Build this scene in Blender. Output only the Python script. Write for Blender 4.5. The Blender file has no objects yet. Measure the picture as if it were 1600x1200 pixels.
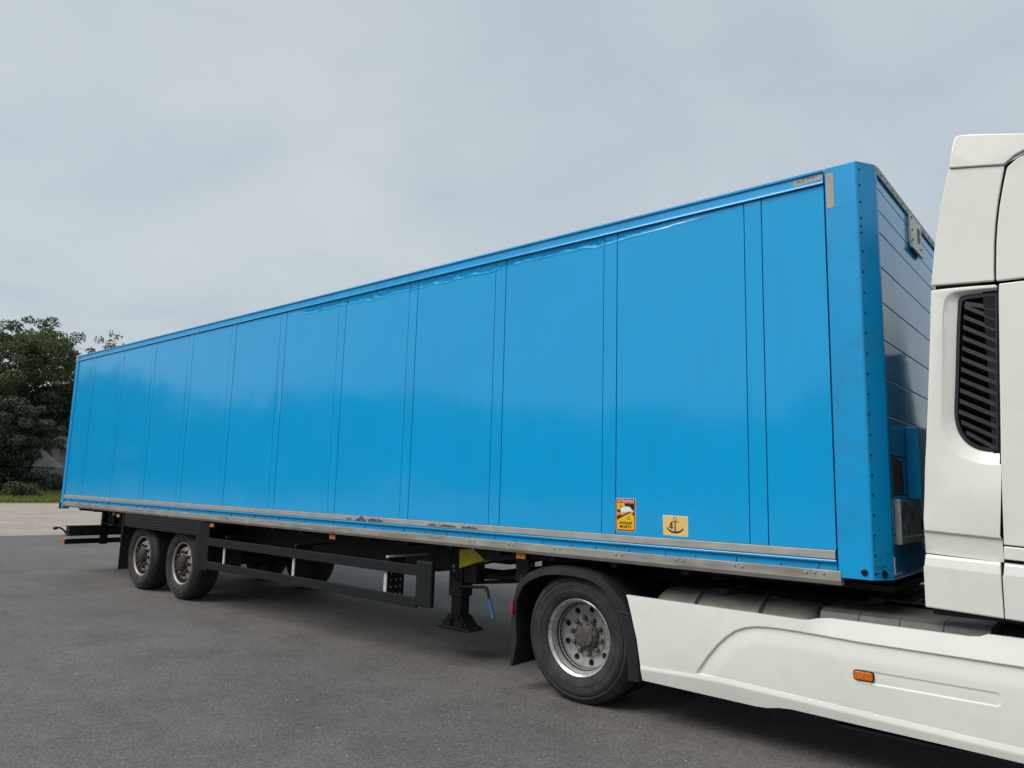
import bpy, math, random
import numpy as np
from mathutils import Vector, Matrix, noise as mnoise
random.seed(7); RNG = np.random.default_rng(11)
S = bpy.context.scene
COL = S.collection
R = math.radians

# ------------------------------------------------------------------ camera
def cam_axes(yaw, pitch, roll):
    cy, sy, cp, sp = math.cos(yaw), math.sin(yaw), math.cos(pitch), math.sin(pitch)
    f = Vector((sy*cp, cy*cp, sp)); r = Vector((cy, -sy, 0)); u = r.cross(f)
    cr, sr = math.cos(roll), math.sin(roll)
    return cr*r+sr*u, -sr*r+cr*u, f
cr_, cu_, cf_ = cam_axes(R(-40.384), R(8.114), R(1.549))
cd = bpy.data.cameras.new('camera'); cam = bpy.data.objects.new('camera', cd); COL.objects.link(cam)
m4 = Matrix((( cr_.x, cu_.x, -cf_.x, 1.169), (cr_.y, cu_.y, -cf_.y, -4.972), (cr_.z, cu_.z, -cf_.z, 1.697), (0, 0, 0, 1)))
cam.matrix_world = m4
cd.sensor_fit = 'HORIZONTAL'; cd.sensor_width = 36; cd.lens = 1134.0/1600*36
cd.clip_start = .05; cd.clip_end = 3000
S.camera = cam

# ------------------------------------------------------------------ light: bright overcast
SUN = Vector((-.27, -.56, .78)).normalized()
wd = bpy.data.worlds.new('World'); S.world = wd; wd.use_nodes = True
nt = wd.node_tree; nt.nodes.clear()
def N(nt, t, **kw):
    n = nt.nodes.new(t)
    for k, v in kw.items():
        if k == 'inp':
            for a, b in v.items(): n.inputs[a].default_value = b
        else: setattr(n, k, v)
    return n
def L(nt, a, b): nt.links.new(a, b)
def math_(nt, op, a, b=None, clamp=False):
    n = nt.nodes.new('ShaderNodeMath'); n.operation = op; n.use_clamp = clamp
    for i, v in enumerate((a, b)):
        if v is None: continue
        if isinstance(v, (int, float)): n.inputs[i].default_value = v
        else: nt.links.new(v, n.inputs[i])
    return n.outputs[0]
def mix_(nt, fac, a, b, mode='MIX'):
    n = nt.nodes.new('ShaderNodeMix'); n.data_type = 'RGBA'; n.blend_type = mode
    for s, v in ((n.inputs[0], fac), (n.inputs[6], a), (n.inputs[7], b)):
        if isinstance(v, (int, float)): s.default_value = v
        elif isinstance(v, (tuple, list)): s.default_value = (*v[:3], 1)
        else: nt.links.new(v, s)
    return n.outputs[2]
def ramp_(nt, fac, p0, p1, c0=(0, 0, 0), c1=(1, 1, 1)):
    n = nt.nodes.new('ShaderNodeValToRGB'); e = n.color_ramp.elements
    e[0].position = p0; e[1].position = p1; e[0].color = (*c0, 1); e[1].color = (*c1, 1)
    nt.links.new(fac, n.inputs[0]); return n.outputs[0]
sky = N(nt, 'ShaderNodeTexSky', sky_type='NISHITA', sun_disc=False)
sky.sun_elevation = math.asin(SUN.z); sky.sun_rotation = math.atan2(SUN.x, SUN.y); sky.dust_density = 3
tc = N(nt, 'ShaderNodeTexCoord'); sp = N(nt, 'ShaderNodeSeparateXYZ'); L(nt, tc.outputs['Generated'], sp.inputs[0])
zz = math_(nt, 'ADD', math_(nt, 'MAXIMUM', sp.outputs[2], 0.0), .30)
cv = N(nt, 'ShaderNodeCombineXYZ')
L(nt, math_(nt, 'DIVIDE', sp.outputs[0], zz), cv.inputs[0]); L(nt, math_(nt, 'DIVIDE', sp.outputs[1], zz), cv.inputs[1])
n1 = N(nt, 'ShaderNodeTexNoise', inp={'Scale': 2.1, 'Detail': 7.0, 'Roughness': .55, 'Distortion': .5}); L(nt, cv.outputs[0], n1.inputs['Vector'])
n2 = N(nt, 'ShaderNodeTexNoise', inp={'Scale': .7, 'Detail': 3.0, 'Roughness': .5}); L(nt, cv.outputs[0], n2.inputs['Vector'])
cl = math_(nt, 'ADD', math_(nt, 'MULTIPLY', n1.outputs[0], .55), math_(nt, 'MULTIPLY', n2.outputs[0], .45))
cfac = ramp_(nt, cl, .36, .64)
cloud = mix_(nt, cfac, (2.48, 2.86, 3.10), (3.22, 3.48, 3.60))
col = mix_(nt, .90, sky.outputs[0], cloud)
bg = N(nt, 'ShaderNodeBackground', inp={'Strength': .1}); L(nt, col, bg.inputs[0])
wo = N(nt, 'ShaderNodeOutputWorld'); L(nt, bg.outputs[0], wo.inputs[0])
sl = bpy.data.lights.new('sun', 'SUN'); sl.energy = 1.5; sl.angle = R(38); sl.color = (1, .965, .91)
so = bpy.data.objects.new('sun', sl); COL.objects.link(so); so.location = (0, -20, 40)
so.rotation_euler = SUN.to_track_quat('Z', 'Y').to_euler()
S.view_settings.view_transform = 'Standard'; S.view_settings.look = 'None'
S.view_settings.gamma = 1; S.view_settings.exposure = .94; S.view_settings.use_curve_mapping = False

# ------------------------------------------------------------------ materials
def pm(name, col, rough=.5, metal=0., var=.12, scale=3., bump=0., bscale=60., spec=.5, dirt=None, dfac=.0, dscale=6., streak=None, coat=0., wave=0.):
    m = bpy.data.materials.new(name); m.use_nodes = True; nt = m.node_tree
    b = nt.nodes['Principled BSDF']; tc = N(nt, 'ShaderNodeTexCoord'); O = tc.outputs['Object']
    no = N(nt, 'ShaderNodeTexNoise', inp={'Scale': scale, 'Detail': 6., 'Roughness': .6}); L(nt, O, no.inputs['Vector'])
    lo = tuple(c*(1-var) for c in col); hi = tuple(min(1, c*(1+var)) for c in col)
    c = mix_(nt, ramp_(nt, no.outputs[0], .3, .7), lo, hi)
    if dirt:
        v = O
        if streak:
            mp = N(nt, 'ShaderNodeMapping'); mp.inputs['Scale'].default_value = streak; L(nt, O, mp.inputs[0]); v = mp.outputs[0]
        nd = N(nt, 'ShaderNodeTexNoise', inp={'Scale': dscale, 'Detail': 7., 'Roughness': .65}); L(nt, v, nd.inputs['Vector'])
        df = math_(nt, 'MULTIPLY', ramp_(nt, nd.outputs[0], .48, .72), dfac)
        c = mix_(nt, df, c, dirt)
    L(nt, c, b.inputs['Base Color'])
    rr = N(nt, 'ShaderNodeTexNoise', inp={'Scale': scale*2.3, 'Detail': 5.}); L(nt, O, rr.inputs['Vector'])
    L(nt, math_(nt, 'ADD', math_(nt, 'MULTIPLY', rr.outputs[0], rough*.5), rough*.75), b.inputs['Roughness'])
    b.inputs['Metallic'].default_value = metal; b.inputs['Specular IOR Level'].default_value = spec
    b.inputs['Coat Weight'].default_value = coat; b.inputs['Coat Roughness'].default_value = .08
    if bump:
        bn = N(nt, 'ShaderNodeTexNoise', inp={'Scale': bscale, 'Detail': 4.}); L(nt, O, bn.inputs['Vector'])
        bp = N(nt, 'ShaderNodeBump', inp={'Strength': bump, 'Distance': .01}); L(nt, bn.outputs[0], bp.inputs['Height'])
        L(nt, bp.outputs[0], b.inputs['Normal'])
    if wave:
        bn = N(nt, 'ShaderNodeTexNoise', inp={'Scale': 1.3, 'Detail': 2., 'Roughness': .4}); L(nt, O, bn.inputs['Vector'])
        bp = N(nt, 'ShaderNodeBump', inp={'Strength': 1., 'Distance': wave}); L(nt, bn.outputs[0], bp.inputs['Height'])
        L(nt, bp.outputs[0], b.inputs['Normal'])
    return m
M = {}
M['blue'] = pm('blue_paint', (.006, .338, .70), .11, spec=.5, var=.02, scale=.8, dirt=(.02, .22, .46), dfac=.18, dscale=2.2, streak=(2.2, 2.2, .6), wave=.006)
M['blue_rail'] = pm('blue_rail_paint', (.003, .315, .67), .26, var=.06, scale=2, dirt=(.05, .13, .2), dfac=.3, dscale=5)
M['blue_worn'] = pm('blue_scraped_paint', (.004, .30, .62), .38, var=.06, scale=3, dirt=(.015, .06, .11), dfac=.55, dscale=7, streak=(.7, .7, 6))
M['shade_blue'] = pm('shaded_gap_blue', (.005, .045, .085), .7)  # shade inside the panel gaps is put into this dark blue; rivets share it
M['white'] = pm('cream_white_paint', (.745, .745, .69), .24, var=.02, scale=1.1, dirt=(.52, .51, .45), dfac=.22, dscale=3.5, coat=.35)
M['alu'] = pm('weathered_aluminium', (.40, .385, .36), .5, .25, var=.12, scale=6, dirt=(.22, .20, .18), dfac=.5, dscale=9, streak=(.5, .5, 5))
M['galv'] = pm('galvanised_sill', (.33, .315, .285), .55, .2, var=.18, scale=4, dirt=(.16, .14, .12), dfac=.75, dscale=3.5, streak=(.6, 1, 5))
M['tape'] = pm('worn_grey_tape', (.37, .345, .31), .7, var=.1, scale=14, dirt=(.28, .25, .22), dfac=.5, dscale=22)
M['chassis'] = pm('black_chassis_steel', (.006, .0065, .007), .65, var=.3, scale=5, dirt=(.018, .016, .014), dfac=.4, dscale=5)
M['dark'] = pm('charcoal_painted_steel', (.0075, .0098, .0115), .55, spec=.3, var=.15, scale=4, dirt=(.024, .023, .021), dfac=.3, dscale=7)
M['rubber'] = pm('dusty_tyre_rubber', (.018, .018, .0185), .75, var=.25, scale=9, bump=.25, bscale=160, dirt=(.060, .059, .056), dfac=.6, dscale=6)
M['plastic'] = pm('black_fender_plastic', (.010, .0118, .013), .55, spec=.35, var=.15, scale=6, bump=.12, bscale=220, dirt=(.034, .033, .031), dfac=.3, dscale=5)
M['flap'] = pm('black_rubber_flap', (.012, .012, .013), .75, var=.2, scale=8)
M['rim'] = pm('silver_rim_paint', (.38, .38, .372), .42, .35, var=.12, scale=9, dirt=(.10, .095, .085), dfac=.8, dscale=9)
M['rim_lip'] = pm('bare_rim_lip', (.56, .56, .55), .3, .7, var=.1, scale=12, dirt=(.02, .02, .02), dfac=.75, dscale=30)
M['rim_t'] = pm('dusty_trailer_rim', (.40, .37, .335), .55, .2, var=.2, scale=14, dirt=(.06, .052, .045), dfac=.8, dscale=12)
M['lip_t'] = pm('rusty_rim_edge', (.42, .37, .32), .5, .2, var=.2, scale=14, dirt=(.2, .13, .09), dfac=.6, dscale=16)
M['hub'] = pm('grimy_hub', (.085, .078, .070), .6, .3, var=.4, scale=25, dirt=(.15, .11, .085), dfac=.5, dscale=25)
M['hub_t'] = pm('black_hub', (.040, .034, .029), .6, .2, var=.4, scale=25)
M['black'] = pm('black_void', (.004, .004, .004), .9)
M['yellow'] = pm('yellow_paint', (.66, .54, .02), .5, var=.12, scale=9, dirt=(.30, .24, .04), dfac=.5, dscale=8)
M['bluehandle'] = pm('blue_grip', (.03, .12, .34), .4)
M['amber'] = pm('amber_lens', (.75, .21, .012), .18, var=.25, scale=60)
M['amber_d'] = pm('orange_lens', (.58, .13, .008), .15, var=.35, scale=70)
M['red'] = pm('red_lens', (.46, .012, .03), .25, var=.2, scale=50)
M['bracket'] = pm('galvanised_bracket', (.58, .56, .52), .5, .3, var=.2, scale=12)
M['tank'] = pm('dirty_aluminium_tank', (.21, .20, .175), .5, .35, var=.2, scale=4, dirt=(.11, .10, .085), dfac=.7, dscale=5)
M['tray'] = pm('dusty_grey_cover', (.085, .080, .072), .6, var=.2, scale=5, dirt=(.14, .13, .115), dfac=.5, dscale=6)
M['grille'] = pm('black_grille_plastic', (.008, .0095, .0115), .45, var=.15, scale=20)
M['st_red'] = pm('sticker_red', (.46, .015, .02), .4, var=.05)
M['st_yel'] = pm('sticker_yellow', (.78, .47, .012), .4, var=.05)
M['st_cream'] = pm('sticker_cream', (.78, .52, .17), .4, var=.05, scale=12)
M['st_white'] = pm('sticker_white', (.78, .78, .76), .4, var=.05)
M['st_black'] = pm('sticker_black', (.012, .011, .011), .4)
M['residue'] = pm('brown_glue_residue', (.12, .085, .052), .7, var=.35, scale=30)
M['chip'] = pm('scraped_dark_patch', (.07, .085, .082), .7, var=.4, scale=40)
M['platewhite'] = pm('ivory_plate', (.80, .80, .68), .45, var=.1, scale=12, dirt=(.25, .24, .2), dfac=.5, dscale=14)
M['bark'] = pm('bark', (.045, .037, .028), .9, var=.3, scale=3, bump=.5, bscale=8)
M['shedroof'] = pm('grey_roof_sheet', (.20, .205, .21), .7, var=.2, scale=1.5)
M['shedwall'] = pm('pale_shed_wall', (.20, .195, .185), .9, var=.15, scale=2)
M['glass'] = pm('dark_glass', (.01, .013, .015), .06, var=.1)
def leaf_mat(name, c0, c1):
    m = bpy.data.materials.new(name); m.use_nodes = True; nt = m.node_tree; b = nt.nodes['Principled BSDF']
    g = N(nt, 'ShaderNodeNewGeometry'); tc = N(nt, 'ShaderNodeTexCoord')
    no = N(nt, 'ShaderNodeTexNoise', inp={'Scale': .45, 'Detail': 3.}); L(nt, tc.outputs['Object'], no.inputs['Vector'])
    f = math_(nt, 'ADD', math_(nt, 'MULTIPLY', g.outputs['Random Per Island'], .55), math_(nt, 'MULTIPLY', no.outputs[0], .5), True)
    c = mix_(nt, f, c0, c1); L(nt, c, b.inputs['Base Color']); b.inputs['Roughness'].default_value = .6
    tr = N(nt, 'ShaderNodeBsdfTranslucent'); L(nt, c, tr.inputs[0]); ms = N(nt, 'ShaderNodeMixShader', inp={0: .22})
    L(nt, b.outputs[0], ms.inputs[1]); L(nt, tr.outputs[0], ms.inputs[2]); L(nt, ms.outputs[0], nt.nodes['Material Output'].inputs[0])
    return m
M['leaf'] = leaf_mat('green_leaves', (.034, .052, .020), (.145, .185, .072))
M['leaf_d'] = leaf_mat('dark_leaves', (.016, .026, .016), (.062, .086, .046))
M['leaf_w'] = leaf_mat('wood_leaves', (.03, .045, .025), (.09, .115, .06))
M['leaf_b'] = leaf_mat('bush_leaves', (.026, .040, .018), (.075, .105, .045))
M['blade'] = leaf_mat('grass_blades', (.09, .115, .022), (.27, .27, .075))

def asphalt():
    m = bpy.data.materials.new('worn_asphalt'); m.use_nodes = True; nt = m.node_tree; b = nt.nodes['Principled BSDF']
    tc = N(nt, 'ShaderNodeTexCoord'); O = tc.outputs['Object']
    def nz(s, d=4., r=.6, v=O, dist=0.):
        n = N(nt, 'ShaderNodeTexNoise', inp={'Scale': s, 'Detail': d, 'Roughness': r, 'Distortion': dist}); L(nt, v, n.inputs['Vector']); return n.outputs[0]
    c = mix_(nt, ramp_(nt, nz(.35, 5.), .3, .7), (.088, .082, .077), (.132, .123, .115))
    mp = N(nt, 'ShaderNodeMapping'); mp.inputs['Scale'].default_value = (.25, 1.6, 1); mp.inputs['Rotation'].default_value = (0, 0, .2); L(nt, O, mp.inputs[0])
    c = mix_(nt, math_(nt, 'MULTIPLY', ramp_(nt, nz(.9, 5., .6, mp.outputs[0]), .42, .75), .5), c, (.150, .139, .129))
    c = mix_(nt, math_(nt, 'MULTIPLY', ramp_(nt, nz(1.6, 6., .7), .48, .70), .6), c, (.066, .062, .059))
    sv = N(nt, 'ShaderNodeTexVoronoi', inp={'Scale': .8, 'Randomness': 1.}); wv2 = N(nt, 'ShaderNodeTexNoise', inp={'Scale': 3., 'Detail': 4.}); L(nt, O, wv2.inputs['Vector'])
    sa = N(nt, 'ShaderNodeVectorMath', operation='MULTIPLY_ADD'); L(nt, wv2.outputs[1], sa.inputs[0]); sa.inputs[1].default_value = (.35, .35, 0); L(nt, O, sa.inputs[2]); L(nt, sa.outputs[0], sv.inputs['Vector'])
    c = mix_(nt, math_(nt, 'MULTIPLY', ramp_(nt, sv.outputs['Distance'], .03, .17, (1, 1, 1), (0, 0, 0)), .30), c, (.050, .047, .045))
    c = mix_(nt, math_(nt, 'MULTIPLY', ramp_(nt, nz(7., 6., .75), .60, .74), .35), c, (.185, .172, .158))
    # aggregate
    vo = N(nt, 'ShaderNodeTexVoronoi', inp={'Scale': 75., 'Randomness': 1.}); L(nt, O, vo.inputs['Vector'])
    sx = N(nt, 'ShaderNodeSeparateColor'); L(nt, vo.outputs['Color'], sx.inputs[0])
    g = math_(nt, 'ADD', math_(nt, 'MULTIPLY', sx.outputs[0], .8), .6)
    gc = N(nt, 'ShaderNodeCombineColor'); [L(nt, g, gc.inputs[i]) for i in range(3)]
    c = mix_(nt, .7, c, gc.outputs[0], 'MULTIPLY')
    sp_ = ramp_(nt, sx.outputs[1], .965, .985)
    c = mix_(nt, math_(nt, 'MULTIPLY', sp_, .38), c, (.26, .25, .235))
    # hairline cracks
    vc = N(nt, 'ShaderNodeTexVoronoi', feature='DISTANCE_TO_EDGE', inp={'Scale': .32}); 
    wv = N(nt, 'ShaderNodeTexNoise', inp={'Scale': 1.5, 'Detail': 5.}); L(nt, O, wv.inputs['Vector'])
    va = N(nt, 'ShaderNodeVectorMath', operation='ADD'); L(nt, O, va.inputs[0]); L(nt, wv.outputs[1], va.inputs[1]); L(nt, va.outputs[0], vc.inputs['Vector'])
    ck = math_(nt, 'MULTIPLY', math_(nt, 'LESS_THAN', vc.outputs[0], .0028), ramp_(nt, nz(.5, 2.), .5, .62))
    c = mix_(nt, math_(nt, 'MULTIPLY', ck, .6), c, (.025, .025, .025))
    L(nt, c, b.inputs['Base Color']); b.inputs['Roughness'].default_value = .82; b.inputs['Specular IOR Level'].default_value = .35
    bh = math_(nt, 'ADD', math_(nt, 'MULTIPLY', vo.outputs['Distance'], -.6), math_(nt, 'MULTIPLY', nz(40., 4.), .5))
    bp = N(nt, 'ShaderNodeBump', inp={'Strength': .55, 'Distance': .006}); L(nt, bh, bp.inputs['Height']); L(nt, bp.outputs[0], b.inputs['Normal'])
    return m
def groundmat(name, stops, s1, s2, bump):
    m = bpy.data.materials.new(name); m.use_nodes = True; nt = m.node_tree; b = nt.nodes['Principled BSDF']
    tc = N(nt, 'ShaderNodeTexCoord'); O = tc.outputs['Object']
    a = N(nt, 'ShaderNodeTexNoise', inp={'Scale': s1, 'Detail': 6., 'Roughness': .65}); L(nt, O, a.inputs['Vector'])
    d = N(nt, 'ShaderNodeTexNoise', inp={'Scale': s2, 'Detail': 5., 'Roughness': .7}); L(nt, O, d.inputs['Vector'])
    c = mix_(nt, ramp_(nt, a.outputs[0], .32, .68), stops[0], stops[1])
    c = mix_(nt, math_(nt, 'MULTIPLY', ramp_(nt, d.outputs[0], .4, .65), .7), c, stops[2])
    L(nt, c, b.inputs['Base Color']); b.inputs['Roughness'].default_value = .9; b.inputs['Specular IOR Level'].default_value = .2
    bp = N(nt, 'ShaderNodeBump', inp={'Strength': bump, 'Distance': .03}); L(nt, d.outputs[0], bp.inputs['Height']); L(nt, bp.outputs[0], b.inputs['Normal'])
    return m
M['asphalt'] = asphalt()
M['gravel'] = groundmat('pale_gravel', [(.31, .275, .243), (.43, .385, .345), (.19, .165, .147)], .5, 9., .8)
M['grass'] = groundmat('meadow_grass', [(.12, .145, .026), (.21, .22, .052), (.22, .20, .07)], .25, 4., 1.)

# ------------------------------------------------------------------ mesh helpers
class MB:
    def __init__(s): s.v = []; s.f = []
    def add(s, vs, fs):
        o = len(s.v); s.v += [tuple(p) for p in vs]; s.f += [tuple(i+o for i in f) for f in fs]; return s
    def box(s, x0, x1, y0, y1, z0, z1):
        return s.add([(x0,y0,z0),(x1,y0,z0),(x1,y1,z0),(x0,y1,z0),(x0,y0,z1),(x1,y0,z1),(x1,y1,z1),(x0,y1,z1)],
            [(0,3,2,1),(4,5,6,7),(0,1,5,4),(1,2,6,5),(2,3,7,6),(3,0,4,7)])
    def prism(s, poly, axis, a, b):
        n = len(poly)
        def P(q, t): return {'x': (t, q[0], q[1]), 'y': (q[0], t, q[1]), 'z': (q[0], q[1], t)}[axis]
        return s.add([P(q, a) for q in poly]+[P(q, b) for q in poly],
            [tuple(range(n)), tuple(range(2*n-1, n-1, -1))]+[(i, i+n, (i+1) % n+n, (i+1) % n) for i in range(n)])
    def tube(s, pts, r, n=8, cap=True):
        pts = [Vector(p) for p in pts]; rs = r if isinstance(r, (list, tuple)) else [r]*len(pts)
        t0 = (pts[1]-pts[0]).normalized(); a = t0.orthogonal().normalized(); vs = []
        for i, p in enumerate(pts):
            t = ((pts[min(i+1, len(pts)-1)]-pts[max(i-1, 0)])).normalized()
            a = (a-t*a.dot(t)).normalized(); b = t.cross(a)
            vs += [p+(a*math.cos(k*2*math.pi/n)+b*math.sin(k*2*math.pi/n))*rs[i] for k in range(n)]
        fs = [(i*n+k, i*n+(k+1) % n, (i+1)*n+(k+1) % n, (i+1)*n+k) for i in range(len(pts)-1) for k in range(n)]
        if cap: fs += [tuple(range(n-1, -1, -1)), tuple(range((len(pts)-1)*n, len(pts)*n))]
        return s.add(vs, fs)
    def lathe(s, prof, n=64, c=(0, 0, 0), close=False):   # prof (r, y), about the Y axis
        vs = []; m = len(prof)
        for k in range(n):
            a = 2*math.pi*k/n
            vs += [(c[0]+r*math.cos(a), c[1]+y, c[2]+r*math.sin(a)) for r, y in prof]
        fs = [(k*m+j, k*m+j+1, ((k+1) % n)*m+j+1, ((k+1) % n)*m+j) for k in range(n) for j in range(m-1)]
        if close: fs += [(k*m+m-1, k*m, ((k+1) % n)*m, ((k+1) % n)*m+m-1) for k in range(n)]
        return s.add(vs, fs)
    def grid(s, fn, nu, nv):
        vs = [fn(i/nu, j/nv) for j in range(nv+1) for i in range(nu+1)]
        return s.add(vs, [(j*(nu+1)+i, j*(nu+1)+i+1, (j+1)*(nu+1)+i+1, (j+1)*(nu+1)+i) for j in range(nv) for i in range(nu)])
    def build(s, name, mat, parent=None, smooth=None, bevel=0., org=(0, 0, 0), loc=None, seg=2):
        me = bpy.data.meshes.new(name); ox, oy, oz = org
        me.from_pydata([(x-ox, y-oy, z-oz) for x, y, z in s.v], [], s.f); me.validate(); me.update()
        o = bpy.data.objects.new(name, me); COL.objects.link(o); me.materials.append(M[mat])
        if parent is not None: o.parent = parent
        if loc: o.location = loc
        if smooth is not None:
            me.polygons.foreach_set('use_smooth', [True]*len(me.polygons)); me.set_sharp_from_angle(angle=R(smooth))
        if bevel:
            md = o.modifiers.new('bevel', 'BEVEL'); md.width = bevel; md.segments = seg; md.limit_method = 'ANGLE'; md.angle_limit = R(35)
        return o
def tag(o, label=None, cat=None, group=None, kind=None):
    for k, v in (('label', label), ('category', cat), ('group', group), ('kind', kind)):
        if v: o[k] = v
    return o
def empty(name, loc):
    o = bpy.data.objects.new(name, None); COL.objects.link(o); o.location = loc; o.empty_display_size = .3; return o
def box(name, mat, par, x0, x1, y0, y1, z0, z1, bevel=.004, org=None):
    return MB().box(x0, x1, y0, y1, z0, z1).build(name, mat, par, bevel=bevel, org=org)
def text_mb(body, x0, x1, z0, z1, y, off=.020):
    cu = bpy.data.curves.new('t', 'FONT'); cu.body = body; cu.fill_mode = 'FRONT'; cu.offset = off
    o = bpy.data.objects.new('t', cu); COL.objects.link(o)
    dg = bpy.context.evaluated_depsgraph_get(); me = bpy.data.meshes.new_from_object(o.evaluated_get(dg))
    v = [p.co.copy() for p in me.vertices]; f = [tuple(p.vertices) for p in me.polygons]
    bpy.data.objects.remove(o); bpy.data.curves.remove(cu); bpy.data.meshes.remove(me)
    ax, bx = min(p.x for p in v), max(p.x for p in v); ay, by = min(p.y for p in v), max(p.y for p in v)
    mb = MB(); mb.add([(x0+(p.x-ax)/(bx-ax)*(x1-x0), y, z0+(p.y-ay)/(by-ay)*(z1-z0)) for p in v], f); return mb
def rrect(x0, x1, z0, z1, r, n=5):
    out = []
    for cx, cz, a in ((x1-r, z0+r, -90), (x1-r, z1-r, 0), (x0+r, z1-r, 90), (x0+r, z0+r, 180)):
        out += [(cx+r*math.cos(R(a+90*i/n)), cz+r*math.sin(R(a+90*i/n))) for i in range(n+1)]
    return out

# ------------------------------------------------------------------ ground
def sheet(name, mat, x0, x1, y0, y1, z):
    o = MB().add([(x0, y0, z), (x1, y0, z), (x1, y1, z), (x0, y1, z)], [(0, 1, 2, 3)]).build(name, mat); tag(o, kind='structure'); return o
sheet('ground', 'grass', -900, 900, -900, 900, -.012)
def ragged(name, mat, xr, x1, y0, y1, z, amp, step):
    ys = np.arange(y0, y1+.01, step); left = [(xr+amp*(mnoise.noise((0, y*.35, z*50))+.6*mnoise.noise((3, y*1.7, 1))), y, z) for y in ys]
    n = len(left); mb = MB(); mb.add(left+[(x1, y, z) for y in ys], [(i, i+n, i+n+1, i+1) for i in range(n-1)])
    return tag(mb.build(name, mat), kind='structure')
ragged('gravel_lot', 'gravel', -49.0, -22, -60, 60, -.006, 1.3, .5)
ragged('asphalt', 'asphalt', -22.6, 45, -48, 48, 0., .22, .2)

# ------------------------------------------------------------------ wheels (shared builder)
def ringy(n, r, a0=0.): return [(r*math.cos(a0+2*math.pi*k/n), r*math.sin(a0+2*math.pi*k/n)) for k in range(n)]
def holed_disc(r0, r1, y0, y1, nh, hr, ha, rh):
    """annular disc (r0 at depth y0, r1 at depth y1) with nh oval openings at radius rh"""
    mb = MB(); ns = 24
    for s in range(nh):
        a0, a1 = 2*math.pi*s/nh, 2*math.pi*(s+1)/nh; am = (a0+a1)/2
        def P(r, a): t = (r-r0)/(r1-r0); return (r*math.cos(a), y0+(y1-y0)*t, r*math.sin(a))
        hole = []; out = []
        k4 = ns//4
        bd = [(r1, a0+(a1-a0)*i/k4) for i in range(k4)]+[(r1+(r0-r1)*i/k4, a1) for i in range(k4)]+[(r0, a1+(a0-a1)*i/k4) for i in range(k4)]+[(r0+(r1-r0)*i/k4, a0) for i in range(k4)]
        for i, (r, a) in enumerate(bd):
            th = math.atan2((r-rh), (a-am)*rh)
            out.append(P(r, a)); hole.append(P(rh+hr*math.sin(th), am+ha*math.cos(th)/rh))
        mid = [((h[0], h[1]+.02, h[2])) for h in hole]
        mb.add(out+hole+mid, [(i, (i+1) % ns, (i+1) % ns+ns, i+ns) for i in range(ns)]+[(i+ns, (i+1) % ns+ns, (i+1) % ns+2*ns, i+2*ns) for i in range(ns)])
    return mb
TYRE = lambda w: [(.288, .060), (.300, .040), (.318, .026), (.345, .016), (.352, .015), (.355, .011), (.361, .011), (.364, .013), (.385, .009), (.400, .009), (.402, .006), (.407, .006), (.409, .010), (.415, .010), (.424, .012), (.428, .021), (.438, .022), (.443, .016), (.452, .018), (.466, .030), (.478, .042), (.488, .050), (.496, .062), (.500, .075)] + \
    [q for c in (.29, .43, .57, .71) for q in ((.501, c*w-.008), (.488, c*w-.005), (.488, c*w+.005), (.501, c*w+.008))] + \
    [(.500, w-.07), (.49, w-.05), (.46, w-.02), (.40, w-.008), (.33, w-.02), (.288, w-.06)]
def hexnut(mb, x, z, y0, y1, r, a=0.):
    p = [(x+r*math.cos(a+i*math.pi/3), z+r*math.sin(a+i*math.pi/3)) for i in range(6)]
    q = [(x+.7*r*math.cos(a+i*math.pi/3), z+.7*r*math.sin(a+i*math.pi/3)) for i in range(6)]
    mb.add([(u, y1, w) for u, w in p]+[(u, y0+.006, w) for u, w in p]+[(u, y0, w) for u, w in q],
        [(i, i+6, (i+1) % 6+6, (i+1) % 6) for i in range(6)]+[(i+6, i+12, (i+1) % 6+12, (i+1) % 6+6) for i in range(6)]+[tuple(range(12, 18))])
_wm = {}
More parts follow.
